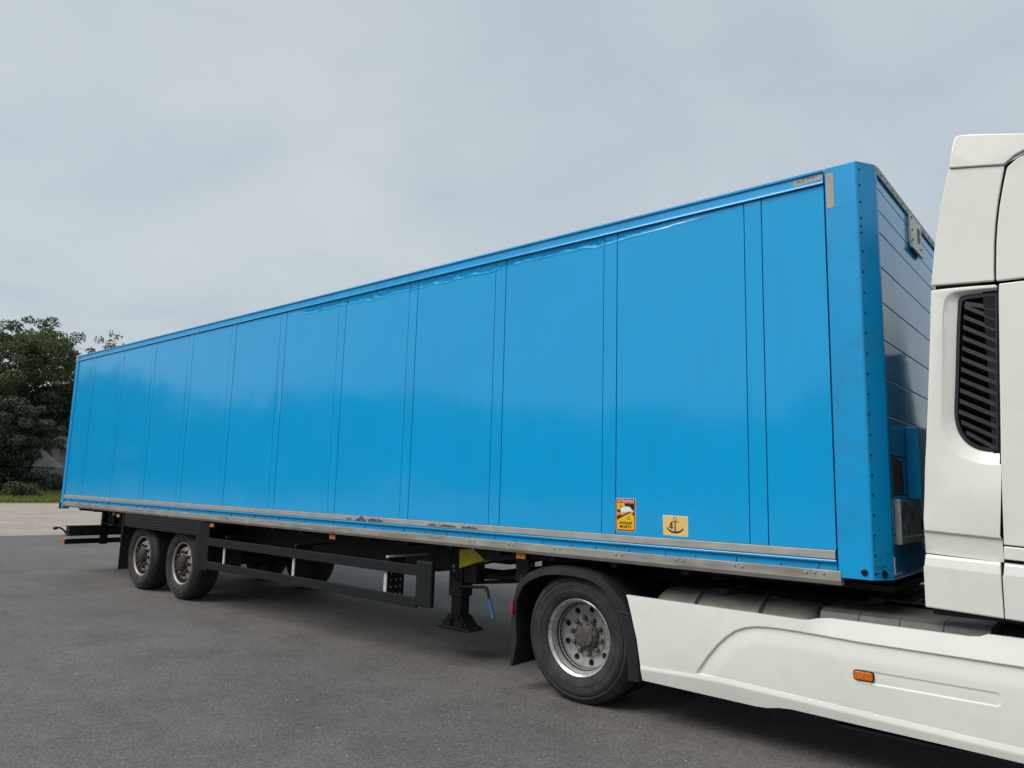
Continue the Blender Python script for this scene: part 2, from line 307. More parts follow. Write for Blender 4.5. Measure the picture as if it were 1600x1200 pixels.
def make_wheel(par, kind, loc, rot):
    """wheel (rim disc) > tyre, rim_edge, hub; outer face at local y = 0"""
    if kind not in _wm:
        d = {}
        if kind == 'drive':
            w = .31
            d['wheel'] = (holed_disc(.165, .243, .188, .172, 9, .026, .025, .207).lathe([(.165, .188), (.163, .186), (.158, .178), (.09, .178), (.0, .178)], 48)
                .lathe([(.243, .172), (.246, .178), (.250, .165), (.252, .135), (.2525, .128), (.259, .120), (.262, .095), (.264, .085), (.270, .078)], 72), 'rim', 40)
            d['rim_edge'] = (MB().lathe([(.270, .078), (.271, .055), (.278, .046), (.287, .042), (.293, .036), (.297, .040), (.297, .062), (.288, .070)], 72), 'rim_lip', 40)
            h = MB().lathe([(.112, .185), (.110, .152), (.102, .142), (.088, .140), (.080, .132), (.074, .122), (.055, .118), (.02, .117), (.0, .117)], 40)
            for k in range(10):
                a = 2*math.pi*k/10+.2; hexnut(h, .138*math.cos(a), .138*math.sin(a), .142, .19, .020, a)
                a += .3; hexnut(h, .094*math.cos(a), .094*math.sin(a), .130, .15, .011, a)
            d['hub'] = (h, 'hub', 35)
        else:
            w = .385
            d['wheel'] = (holed_disc(.150, .222, .070, .085, 10, .017, .020, .200).lathe([(.150, .070), (.142, .066), (.10, .066)], 48).lathe([(.222, .085), (.232, .105), (.240, .135)], 48), 'rim_t', 40)
            d['rim_edge'] = (MB().lathe([(.276, .062), (.281, .047), (.289, .039), (.296, .040), (.296, .06), (.288, .07)], 64), 'lip_t', 40)
            h = MB().lathe([(.120, .07), (.118, .030), (.108, .012), (.09, .006), (.075, -.004), (.05, -.006), (.0, -.006)], 36)
            for k in range(10):
                a = 2*math.pi*k/10+.31; hexnut(h, .162*math.cos(a), .162*math.sin(a), .022, .075, .023, a)
                a += .3; hexnut(h, .094*math.cos(a), .094*math.sin(a), -.006, .02, .010, a)
            d['hub'] = (h, 'hub_t', 35)
        d['tyre'] = (MB().lathe(TYRE(w), 96), 'rubber', 28)
        d['barrel'] = ((MB() if kind == 'drive' else MB().lathe([(.240, .135), (.252, .15), (.258, .11), (.268, .08), (.277, .061)], 64)).lathe([(.288, .07), (.255, .12), (.25, w*.5), (.255, w-.09), (.288, w-.06)], 48).lathe([(.25, w*.62), (.0, w*.62)], 48), 'black', 40)
        _wm[kind] = {k: (mb.build(k, m, None, smooth=s), 0) for k, (mb, m, s) in d.items()}
        src = {k: v[0] for k, v in _wm[kind].items()}; _wm[kind] = {k: v.data for k, v in src.items()}
        for o in src.values(): bpy.data.objects.remove(o)
    W = None
    for k in ('wheel', 'tyre', 'rim_edge', 'hub', 'barrel'):
        o = bpy.data.objects.new(k, _wm[kind][k]); COL.objects.link(o)
        if k == 'wheel':
            o.parent = par; o.location = loc; o.rotation_euler = rot; W = o
            if kind == 'drive': o.scale = (1.03, 1., 1.03)
        else: o.parent = W
    return W

# ------------------------------------------------------------------ semi-trailer
TO = (-6.9, 1.275, 0.)
T = tag(empty('semi_trailer', TO), 'long light blue box semi-trailer with dented top edge, coupled behind the white tractor', 'trailer')
def tb(mb, name, mat, par=T, **k): return mb.build(name, mat, par, org=TO, **k)
XR, ZT, W = -13.80, 3.925, 2.55
# inner body behind the panels, roof and floor
tb(MB().box(XR+.03, -.29, .022, W-.022, 1.16, 3.86).box(-.288, -.04, .169, W-.169, 1.19, 3.86), 'box_core', 'shade_blue')
tb(MB().box(XR+.01, -.295, .03, W-.03, 3.865, 3.912).box(-.29, -.03, .172, W-.172, 3.865, 3.912), 'roof', 'blue', bevel=.01)
tb(MB().box(XR, -.30, .03, W-.03, 1.135, 1.158), 'floor', 'chassis')
# side panels and joint strips, near side
strips = [(-.80-1.216*k-.065, -.80-1.216*k+.065) for k in range(11)]
def dent(x, t):
    """inward push of the skin t metres below the top rail"""
    e = min(max((x+6.85)/.7, 0), 1)*min(max((-.95-x)/.9, 0), 1)
    if e <= 0: return 0.
    n = mnoise.noise((x*2.3, 1.7, 0)); n2 = mnoise.noise((x*9.0, 5.1, 0)); n3 = mnoise.noise((x*24, t*20, 2.))
    w = (.050+.026*n+.014*n2)*(1.15 if x < -3 else .85)*(.35+.65*e); d = min(.019, max(.003, .0165*e*(.9+.45*n2+.7*n3)*(1 if x < -2 else .55)))*e
    if t < w: r = d*(t/w)**.8
    else: r = d*max(0, 1-(t-w)/.012)-.0022*e*math.exp(-((t-w-.016)/.01)**2)
    # faint ripples lower down
    r += .0022*e*math.exp(-t/.14)*mnoise.noise((x*3.0, t*26, 9.))*(1.6 if -4.6 < x < -2.2 else .7)
    return r
def skin(name, x0, x1, yo):
    dx = x1-x0; dented = x1 > -6.9 and x0 < -.9
    nu = max(2, int(dx/.018)) if dented else 6
    ts = [0]+([.004*k for k in range(1, 36)]+[.15, .17, .2, .24, .3, .4] if dented else [])
    zs = [3.812-t for t in ts]+[3.3, 2.8, 2.3, 1.8, 1.356]; nv = len(zs)-1
    bul = random.uniform(-.0022, .0022); tl = random.uniform(-.0012, .0012)
    def fn(u, v):
        z = zs[int(round(v*nv))]; x = x0+dx*u; k = (z-1.356)/2.456
        return (x, yo+bul*4*k*(1-k)*4*u*(1-u)+tl*(u-.5)+(dent(x, 3.812-z) if dented else 0), z)
    mb = MB().grid(fn, nu, nv); mb.f = [tuple(reversed(f)) for f in mb.f]
    # returns into the joints
    n = nu+1
    for col in (0, nu):
        a = [mb.v[j*n+col] for j in range(nv+1)]; b = [(p[0], .03, p[2]) for p in a]
        mb.add(a+b, [(j, j+1, j+1+nv+1, j+nv+1) for j in range(nv)])
    return tb(mb, name, 'blue', smooth=45)
G = .0035
edges = [XR+.115] + [v for s in reversed(strips) for v in s] + [-.297]
for i in range(len(edges)-1):
    strip = i % 2 == 1
    skin('joint_strip' if strip else 'side_panel', edges[i]+G, edges[i+1]-G, -.0015 if strip else 0.)
# far side and rear
for i in range(len(edges)-1):
    tb(MB().box(edges[i]+G, edges[i+1]-G, W-.02, W, 1.356, 3.812), 'joint_strip' if i % 2 else 'side_panel', 'blue')
for y0, y1 in ((.10, 1.268), (1.282, W-.10)):
    dr = tb(MB().box(XR-.03, XR+.02, y0, y1, 1.22, 3.83), 'rear_door', 'blue', bevel=.008)
    for q in (.3, .8):
        tb(MB().tube([(XR-.06, y0+(y1-y0)*q, 1.16), (XR-.06, y0+(y1-y0)*q, 3.86)], .016, 10), 'locking_bar', 'alu', dr, smooth=40)
# rear frame posts
for y0, y1 in ((-.012, .10), (W-.10, W+.012)):
    tb(MB().box(XR-.02, XR+.108, y0, y1, 1.10, 3.90), 'rear_post', 'blue_rail', bevel=.008)
tb(MB().box(XR-.025, XR+.03, -.016, .085, 3.83, 3.935), 'corner_cap', 'alu', bevel=.006)
tb(MB().box(XR-.045, XR+.02, -.028, .08, 1.095, 1.20), 'rear_buffer', 'flap', bevel=.01)
# rails (profiles drawn in y, z and run along x)
for side in (0, 1):
    def sd(q): return [(y if not side else W-y, z) for y, z in q]
    tp = sd([(.04, 3.918), (-.006, 3.925), (-.016, 3.918), (-.016, 3.905), (-.003, 3.900), (-.004, 3.850), (-.007, 3.846), (-.007, 3.842), (-.016, 3.833), (-.020, 3.822), (-.014, 3.8165), (.02, 3.816), (.06, 3.85)])
    tb(MB().prism(tp, 'x', XR+.032, -.299), 'top_rail', 'blue_rail')
    tb(MB().prism(sd([(.02, 1.353), (-.006, 1.353), (-.0105, 1.349), (-.0105, 1.301), (-.004, 1.296), (.02, 1.296)]), 'x', XR+.112, -.305), 'rub_strip', 'alu')
    tb(MB().prism(sd([(.02, 1.294), (-.014, 1.294), (-.018, 1.288), (-.017, 1.279), (.004, 1.270), (.004, 1.2285), (.02, 1.2285)]), 'x', XR+.112, -.299), 'lower_rail', 'blue_rail')
    tb(MB().prism(sd([(.05, 1.227), (-.008, 1.227), (-.010, 1.222), (-.010, 1.165), (.004, 1.138), (.06, 1.134)]), 'x', XR+.112, -.275), 'sill', 'galv')
rv = MB(); bo = MB()
def dome(mb, x, y, z, r, h):
    n = 8; a = [(x+r*math.cos(2*math.pi*k/n), y, z+r*math.sin(2*math.pi*k/n)) for k in range(n)]
    b = [(x+.6*r*math.cos(2*math.pi*k/n), y-h, z+.6*r*math.sin(2*math.pi*k/n)) for k in range(n)]
    mb.add(a+b, [(k, (k+1) % n, (k+1) % n+n, k+n) for k in range(n)]+[tuple(range(n, 2*n))])
x = -.42; k = 0
while x > XR+.2:
    if k % 2: dome(rv, x, .004, 1.246, .012, .008)
    else: rv.box(x-.004, x+.004, -.005, .004, 1.236, 1.266); dome(rv, x, .004, 1.239, .009, .007)
    x -= random.choice((.30, .31, .24)); k += 1
x = -.38
while x > XR+.3:
    for j in range(random.choice((2, 2, 3))): dome(bo, x-.055*j, -.010, 1.205+random.uniform(-.003, .003), .0105, .008)
    x -= random.uniform(.42, .62)
tag(tb(rv, 'rail_rivets', 'blue_rail', smooth=40), kind='stuff'); tag(tb(bo, 'sill_bolts', 'alu', smooth=40), kind='stuff')
# scraped patches on the rub strip
for xa, xb, h in ((-5.20, -5.02, .034), (-4.99, -4.74, .026), (-4.08, -3.95, .016), (-3.92, -3.70, .014), (-3.62, -3.42, .014), (-5.36, -5.26, .01)):
    n = 9; up = [(xa+(xb-xa)*i/n, 1.318+h*random.uniform(.35, 1)*math.sin(math.pi*(i+.5)/(n+1))+random.uniform(-.004, .004)) for i in range(n+1)]
    dn = [(p[0], 1.312-h*.3*random.random()) for p in reversed(up)]
    tb(MB().prism(up+dn, 'y', -.0125, -.006), 'scraped_patch', 'chip')
# front corner posts, front wall
def post(side):
    q = [(-.290, -.004), (-.095, -.004), (-.085, .000), (-.002, .135), (.0, .150), (.0, .168), (-.29, .168)]
    if side: q = [(a, W-b) for a, b in q]
    return tb(MB().prism(q, 'z', 1.186, 3.928), 'corner_post', 'blue_worn' if False else 'blue_rail', bevel=.004)
pst = post(0); post(1)
# scraped lower end of the chamfer, bolt and hole
cx = lambda t, o=0.: (-.085+.083*t+o*.852, .135*t-o*.523)
hl = MB()
zc = [3.87, 3.76, 3.64, 3.53, 3.475, 3.43, 3.30, 3.16, 3.02, 2.885, 2.75, 2.615, 2.48, 2.35, 2.22, 2.09, 1.96, 1.835, 1.71, 1.585, 1.46, 1.335, 1.225]
for z in zc:
    a, b = cx(.13, .0015); n = 6; r = .0085
    hl.add([(a+r*.52*math.cos(i*math.pi/3), b+r*.85*math.cos(i*math.pi/3), z+r*math.sin(i*math.pi/3)) for i in range(n)], [tuple(range(n))])
tag(tb(hl, 'rivet_holes', 'black', pst), kind='stuff')
sc = MB()
for k in range(70):
    z = 1.20+abs(random.gauss(0, .10)); t = random.uniform(.02, .85) if z < 1.36 else random.uniform(-.02, .1); ln = random.uniform(.004, .05)*(1 if z < 1.36 else .3); h = random.uniform(.0010, .0032); t2 = min(.95, t+ln/.158); dz = random.uniform(-.006, .006)
    a, b = cx(max(t, .03), .0013); a2, b2 = cx(t2, .0013); sc.add([(a, b, z), (a2, b2, z+dz), (a2, b2, z+dz+h*.4), (a, b, z+h)], [(0, 1, 2, 3)])
tag(tb(sc, 'paint_scratches', 'st_black', pst), kind='stuff')
dsc = []
a, b = cx(.55, .002)
tb(MB().add([(a+.024*.52*math.cos(i*math.pi/8), b+.024*.85*math.cos(i*math.pi/8), 1.222+.026*math.sin(i*math.pi/8)) for i in range(16)], [tuple(range(16))]), 'post_hole', 'black', pst)
bt = MB().lathe([(.020, -.004), (.020, -.010), (.015, -.013), (.013, -.013), (.011, -.008), (.0, -.008)], 20, (-.135, 0, 1.232)); tb(bt, 'bolt', 'dark', pst, smooth=30)
zp = [3.905, 3.789, 3.633, 3.475, 3.233, 2.985, 2.730, 2.475, 2.226, 1.970, 1.717, 1.46, 1.20]
for i in range(len(zp)-1):
    tb(MB().box(-.035, -.012, .171, W-.171, zp[i+1]+.003, zp[i]-.003), 'front_plank', 'blue', bevel=.003)
rvf = MB()
for i in range(len(zp)-1):
    for y in (.205, W-.205):
        for q in (.25, .75):
            z = zp[i+1]+(zp[i]-zp[i+1])*q; rvf.box(-.012, -.009, y-.006, y+.006, z-.006, z+.006)
tag(tb(rvf, 'plank_rivets', 'shade_blue'), kind='stuff')
tb(MB().prism([(.004, 3.93), (-.05, 3.93), (-.05, 3.905), (-.012, 3.9), (-.010, 3.872), (.002, 3.872)], 'y', .171, W-.171), 'front_top_rail', 'alu', bevel=.003)
for j in range(14):
    tb(MB().box(.0025, .006, .26+.155*j, .272+.155*j, 3.888, 3.9), 'top_rail_bolt', 'shade_blue')
tb(MB().box(-.29, -.002, .168, W-.168, 1.186, 1.20), 'front_sill', 'blue_rail')
# plate near the top of the front wall, its lower lip bent out
pl = MB().box(-.010, .012, 1.10, 1.47, 3.66, 3.888)
pl.prism([(.012, 3.66), (.014, 3.64), (.024, 3.612), (.018, 3.605), (-.004, 3.625), (-.010, 3.66)], 'y', 1.105, 1.46)
po = tb(pl, 'front_plate', 'platewhite', bevel=.003)
tb(MB().box(.0125, .018, 1.33, 1.40, 3.72, 3.83), 'plate_slot', 'st_black', po)
for yy, z in ((1.13, 3.86), (1.13, 3.76), (1.13, 3.68), (1.43, 3.68)): tb(MB().box(.0125, .017, yy-.008, yy+.008, z-.008, z+.008), 'plate_screw', 'dark', po)
# connector bracket, residue, service box on the front wall
br = tb(MB().box(-.012, .024, .275, .300, 1.40, 1.69).box(-.010, .018, .302, .95, 1.40, 1.445).box(-.010, .018, .302, .95, 1.635, 1.685).box(-.010, .004, .303, .95, 1.446, 1.634), 'connector_bracket', 'bracket', bevel=.003)
for yy, z, r in ((.43, 1.575, .036), (.56, 1.50, .036), (.70, 1.575, .03)):
    tb(MB().prism([(yy+r*math.cos(i*math.pi/9), z+r*math.sin(i*math.pi/9)) for i in range(18)], 'x', .0045, .007), 'socket', 'blue_worn', br)
for yy in (.40, .47): tb(MB().prism([(yy+.014*math.cos(i*math.pi/5), 1.66+.014*math.sin(i*math.pi/5)) for i in range(10)], 'x', .0185, .022), 'bracket_bolt', 'st_black', br)
rs = [(.24, 1.955), (.36, 1.975), (.44, 1.945), (.55, 1.95), (.53, 1.86), (.56, 1.80), (.55, 1.73), (.40, 1.735), (.26, 1.725), (.27, 1.84)]
tb(MB().prism(rs, 'x', -.0122, -.0095), 'glue_residue', 'residue')
tb(MB().box(-.012, .075, .67, .92, 1.69, 2.19), 'service_box', 'blue_rail', bevel=.008)
tb(MB().box(-.005, .004, .150, .172, 1.22, 1.33), 'hinge_plate', 'bracket')
# printed plates and tape
tb(MB().add([(-.502, -.0052, 3.848), (-.305, -.0052, 3.853), (-.305, -.0052, 3.891), (-.39, -.0052, 3.893), (-.42, -.0052, 3.886), (-.500, -.0052, 3.889)], [(0, 1, 2, 3, 4, 5)]), 'worn_name_plate', 'tape')
sp_ = MB()
for k in range(9):
    xx = -.478+random.uniform(0, .045); z = 3.866+random.uniform(0, .014); w = random.uniform(.004, .014); sp_.add([(xx, -.0058, z), (xx+w, -.0058, z-.001), (xx+w*.8, -.0058, z+.005), (xx+.001, -.0058, z+.004)], [(0, 1, 2, 3)])
for xx, z, w in ((-.405, 3.879, .012), (-.388, 3.878, .006), (-.378, 3.877, .012), (-.362, 3.879, .010), (-.345, 3.882, .006)):
    sp_.add([(xx, -.0058, z), (xx+w, -.0058, z+.001), (xx+w*.9, -.0058, z+.010), (xx+.002, -.0058, z+.011)], [(0, 1, 2, 3)])
tag(tb(sp_, 'letter_scraps', 'st_black'), kind='stuff')
tb(MB().add([(-.281, -.0055, 3.635), (-.233, -.0055, 3.637), (-.232, -.0055, 3.884), (-.283, -.0055, 3.886)], [(0, 1, 2, 3)]), 'tape_strip', 'tape')
# blind spot sticker
def flat(poly, y, name, mat, par): return tb(MB().prism(poly, 'y', y, y+.0006), name, mat, par)
sx0, sx1, sz0, sz1 = -1.945, -1.772, 1.385, 1.634
st = flat(rrect(sx0-.003, sx1+.003, sz0-.003, sz1+.003, .014), -.0012, 'blind_spot_sticker', 'st_white', T)
flat(rrect(sx0, sx1, sz0, sz1, .012), -.0020, 'red_border', 'st_red', st)
ix0, ix1, iz0, iz1 = sx0+.009, sx1-.009, sz0+.012, sz1-.034
flat(rrect(ix0, ix1, iz0, iz1, .005), -.0028, 'yellow_field', 'st_yel', st)
def sx(u): return ix0+(ix1-ix0)*u
def sz(v): return iz0+(iz1-iz0)*v
flat([(sx(.42), sz(.99)), (sx(.50), sz(.82)), (sx(.95), sz(.72)), (sx(.99), sz(.74)), (sx(.99), sz(.99))], -.0036, 'black_wedge', 'st_black', st)
flat([(sx(.01), sz(.75)), (sx(.25), sz(.745)), (sx(.25), sz(.66)), (sx(.01), sz(.665))], -.0036, 'black_wedge', 'st_black', st)
flat([(sx(.01), sz(.52)), (sx(.34), sz(.545)), (sx(.62), sz(.64)), (sx(.92), sz(.70)), (sx(.70), sz(.615)), (sx(.45), sz(.53)), (sx(.01), sz(.36))], -.0036, 'black_wedge', 'st_black', st)
flat([(sx(.86), sz(.62)), (sx(.99), sz(.68)), (sx(.99), sz(.50))], -.0036, 'black_wedge', 'st_black', st)
flat([(sx(.20), sz(.79)), (sx(.40), sz(.86)), (sx(.66), sz(.88)), (sx(.80), sz(.83)), (sx(.84), sz(.77)), (sx(.93), sz(.74)), (sx(.90), sz(.68)), (sx(.70), sz(.70)), (sx(.66), sz(.67)), (sx(.30), sz(.62)), (sx(.22), sz(.68))], -.0044, 'truck_pictogram', 'st_white', st)
flat([(sx(.24), sz(.655)), (sx(.66), sz(.69)), (sx(.70), sz(.665)), (sx(.32), sz(.60))], -.0052, 'truck_pictogram_shade', 'bracket', st)
for u, v in ((.17, .87), (.10, .60), (.62, .44)):
    tb(MB().tube([(sx(u), -.0042, sz(v+.05)), (sx(u), -.0042, sz(v-.05)), (sx(u+.15), -.0042, sz(v-.03)), (sx(u+.08), -.0042, sz(v+.05)), (sx(u+.01), -.0042, sz(v+.05))], .0016, 5), 'road_user_pictogram', 'chip', st)
tb(text_mb('ATTENTION', sx0+.012, sx1-.012, sz1-.028, sz1-.009, -.0042), 'lettering', 'st_white', st)
tb(text_mb('ANGLES', sx(.12), sx(.88), sz(.205), sz(.305), -.0046), 'lettering', 'st_black', st)
tb(text_mb('MORTS', sx(.16), sx(.84), sz(.06), sz(.16), -.0046), 'lettering', 'st_black', st)
# anchor sticker
ax0, ax1, az0, az1 = -1.532, -1.334, 1.376, 1.520
an = flat([(ax0, az0+.004), (ax1, az0), (ax1+.001, az1-.003), (ax0, az1)], -.0012, 'anchor_sticker', 'st_cream', T)
flat([(ax0+.0, az0+.001), (ax1+.003, az0-.003), (ax1+.003, az1), (ax0-.003, az1+.003)], -.0006, 'sticker_edge', 'st_white', an)
am = ax0+.098; an_ = MB()
an_.prism([(am-.004, 1.408), (am+.006, 1.408), (am+.004, 1.486), (am-.004, 1.486)], 'y', -.0022, -.0014)
an_.prism([(am-.030, 1.477), (am+.031, 1.474), (am+.031, 1.478), (am-.030, 1.481)], 'y', -.0023, -.0014)
an_.tube([(am+.014*math.cos(i*math.pi/8), -.0018, 1.497+.014*math.sin(i*math.pi/8)) for i in range(17)], .0017, 5)
arc = [(am+.062*math.cos(R(a)), 1.430+.036*math.sin(R(a))) for a in range(196, 345, 8)]; arc2 = [(am+.060*math.cos(R(a)), 1.440+.033*math.sin(R(a))) for a in range(340, 199, -8)]
an_.prism(arc+arc2, 'y', -.0024, -.0014)
an_.prism([(am-.066, 1.440), (am-.061, 1.430), (am-.055, 1.421), (am-.060, 1.417), (am-.066, 1.424)], 'y', -.0025, -.0014)
an_.prism([(am+.066, 1.438), (am+.061, 1.429), (am+.055, 1.420), (am+.060, 1.416), (am+.066, 1.423)], 'y', -.0025, -.0014)
tb(an_, 'anchor_pictogram', 'st_black', an)
f4 = MB().prism([(am-.031, 1.422), (am-.022, 1.422), (am-.022, 1.473), (am-.031, 1.473)], 'y', -.0026, -.0015)
f4.prism([(am-.050, 1.432), (am-.016, 1.432), (am-.016, 1.4385), (am-.050, 1.4385)], 'y', -.0027, -.0015)
f4.prism([(am-.050, 1.4385), (am-.043, 1.4385), (am-.026, 1.473), (am-.033, 1.473)], 'y', -.0028, -.0015)
tb(f4, 'numeral', 'st_black', an)

# chassis: deep beams, gooseneck, cross members
for y in (.62, 1.80):
    bm = MB(); q = [(-13.55, .86), (-12.0, .80), (-4.55, .80), (-4.30, .84), (-3.55, 1.03), (-.6, 1.06), (-.6, 1.133), (-13.55, 1.133)]
    bm.prism(q, 'y', y+.05, y+.065)
    bm.prism([(-13.55, .845), (-12.0, .785), (-4.55, .785), (-4.28, .826), (-3.53, 1.015), (-.6, 1.045), (-.6, 1.06), (-3.55, 1.03), (-4.30, .84), (-4.55, .80), (-12, .80), (-13.55, .86)], 'y', y, y+.12)
    tb(bm, 'chassis_beam', 'chassis')
for i, xx in enumerate(np.arange(-13.2, -.8, .62)):
    tb(MB().box(xx-.03, xx+.03, .12, W-.12, 1.085, 1.134), 'cross_member', 'chassis')
tb(MB().box(-3.25, -.05, .35, 2.2, 1.085, 1.13), 'coupling_plate', 'chassis', bevel=.004)
# yellow corner gusset over the landing leg
gq = [(-4.04, 1.134), (-3.05, 1.134), (-3.22, 1.095), (-3.48, 1.062), (-4.03, .882)]
gy = tb(MB().prism(gq, 'y', .40, .60), 'corner_gusset', 'yellow', bevel=.004)
tb(MB().prism([(-3.905, 1.055), (-3.87, 1.075), (-3.835, 1.04), (-3.87, 1.015)], 'y', .396, .4), 'gusset_patch', 'bracket', gy)
# landing legs
def leg(y, near):
    lg = tb(MB().box(-4.19, -4.01, y, y+.17, .60, 1.10), 'landing_leg', 'chassis', bevel=.012)
    tb(MB().box(-4.165, -4.03, y+.02, y+.15, .36, .62), 'inner_tube', 'dark', lg, bevel=.01)
    tb(MB().box(-4.01, -3.83, y+.02, y+.15, .74, 1.02), 'gearbox', 'chassis', lg, bevel=.015)
    ft = MB().prism([(-4.27, .292), (-3.92, .292), (-3.93, .335), (-4.02, .42), (-4.15, .42), (-4.22, .35), (-4.27, .325)], 'y', y+.0, y+.17)
    ft.prism([(-4.31, .276), (-3.88, .276), (-3.86, .294), (-3.91, .314), (-4.26, .312), (-4.32, .298)], 'y', y-.03, y+.20)
    ft.prism([(-4.24, .31), (-4.18, .31), (-4.17, .37), (-4.20, .385), (-4.24, .36)], 'y', y-.03, y+.02)
    ft.prism([(-4.02, .31), (-3.95, .31), (-3.97, .37), (-4.01, .385)], 'y', y-.03, y+.02)
    fo = tb(ft, 'foot', 'dark', lg, bevel=.012)
    tb(MB().tube([(-4.10, y-.035, .40), (-4.10, y+.2, .40)], .022, 10), 'foot_axle', 'chassis', lg)
    for dx in (-.075, .075):
        tb(MB().prism([(-4.10+dx-.05, .30), (-4.10+dx+.05, .30), (-4.10+dx*.6+.02, .43), (-4.10+dx*.6-.02, .43)], 'y', y-.025, y-.010), 'foot_cheek', 'dark', lg, bevel=.004)
    if near:
        tb(MB().tube([(-4.19, y-.03, 1.10), (-4.17, y-.04, 1.05), (-4.12, y-.045, .93), (-4.09, y-.05, .82), (-4.04, y-.05, .745), (-3.95, y-.05, .715), (-3.70, y-.05, .735), (-3.66, y-.05, .74)], .014, 8), 'crank_hose', 'dark', lg, smooth=60)
        cr = tb(MB().tube([(-3.68, y-.05, .742), (-3.62, y-.06, .735), (-3.585, y-.07, .69), (-3.56, y-.075, .625)], [.016, .018, .015, .013], 8), 'crank_handle', 'chassis', lg, smooth=60)
        tb(MB().tube([(-3.565, y-.075, .64), (-3.495, y-.085, .475)], [.016, .019], 10), 'grip', 'bluehandle', lg, smooth=60)
        lb = tb(MB().box(-4.165, -4.105, y-.004, y, .835, .915), 'leg_label', 'bluehandle', lg)
        tb(MB().box(-4.16, -4.11, y-.005, y-.0035, .885, .908).box(-4.16, -4.11, y-.005, y-.0035, .845, .86), 'label_text_block', 'st_white', lg)
leg(.42, True); leg(1.95, False)
# braces around the legs
for a, b, r in (((-4.0, .55, .80), (-3.02, .9, .855), .035), ((-4.0, .55, .735), (-3.02, .9, .83), .020), ((-4.1, .5, .78), (-4.1, 2.05, .78), .03), ((-3.9, 1.9, .80), (-3.0, .9, .98), .022), ((-3.1, .4, .86), (-2.6, 1.1, 1.06), .02)):
    tb(MB().tube([a, b], r, 6), 'brace', 'chassis')
tb(MB().box(-3.20, -3.05, .29, .31, .85, 1.13), 'hanger_plate', 'chassis')
tb(MB().box(-2.62, -2.25, .40, .46, .92, 1.13), 'hanger_plate', 'chassis')
tb(MB().prism([(-3.8, 1.134), (-2.9, 1.134), (-2.2, 1.09), (-3.0, 1.06), (-3.6, 1.0)], 'y', .30, .33), 'outrigger_web', 'chassis')
# side marker lamps under the sill
for xx, z in ((-11.40, 1.075), (-8.36, 1.085), (-5.67, 1.10), (-2.95, 1.108)):
    lo = tb(MB().box(xx-.055, xx+.065, .055, .075, z-.035, z+.032), 'marker_lamp', 'dark')
    tb(MB().box(xx-.045, xx+.004, .042, .056, z-.024, z+.024).box(xx+.008, xx+.055, .042, .056, z-.024, z+.024), 'lens', 'amber', lo, bevel=.004)
    tb(MB().box(xx-.06, xx+.07, .074, .09, z-.03, 1.135), 'lamp_bracket', 'chassis', lo)
tb(MB().box(-11.62, -11.585, .05, .08, 1.075, 1.12), 'tie_ring', 'alu')
# side guard
for side in (0, 1):
    yy = (lambda a, b: (a, b)) if not side else (lambda a, b: (W-b, W-a))
    y0, y1 = yy(.012, .045)
    tb(MB().box(-8.40, -4.225, y0, y1, .815, .918), 'guard_rail', 'dark', bevel=.006)
    tb(MB().box(-8.40, -4.225, y0, y1, .512, .612), 'guard_rail', 'dark', bevel=.006)
    y0, y1 = yy(.006, .11)
    tb(MB().box(-4.235, -4.015, y0, y0+.055 if not side else y1, .535, .965), 'guard_end', 'dark', bevel=.012)
    for xx in (-7.98, -6.385, -4.735):
        y0, y1 = yy(.046, .060)
        g = tb(MB().box(xx-.022, xx+.022, y0, y1, .52, .915), 'guard_post', 'bracket', bevel=.002)
        y0, y1 = yy(.060, .30)
        tb(MB().box(xx-.008, xx+.004, y0, y1, .50, .95), 'post_web', 'chassis', g)  # web of the same galvanised bracket, its shade put in as black
        y0, y1 = yy(.060, .64)
        tb(MB().box(xx-.02, xx+.02, y0, y1, .948, .966), 'post_arm', 'bracket' if xx > -5 else 'chassis', g)
        if not side and xx > -5:
            hs = MB()
            for yv in (.12, .19, .25):
                for zv in (.58, .65, .72, .79): hs.box(xx+.0045, xx+.007, yv-.008, yv+.008, zv-.008, zv+.008)
            tag(tb(hs, 'post_bolts', 'bracket', g), kind='stuff')
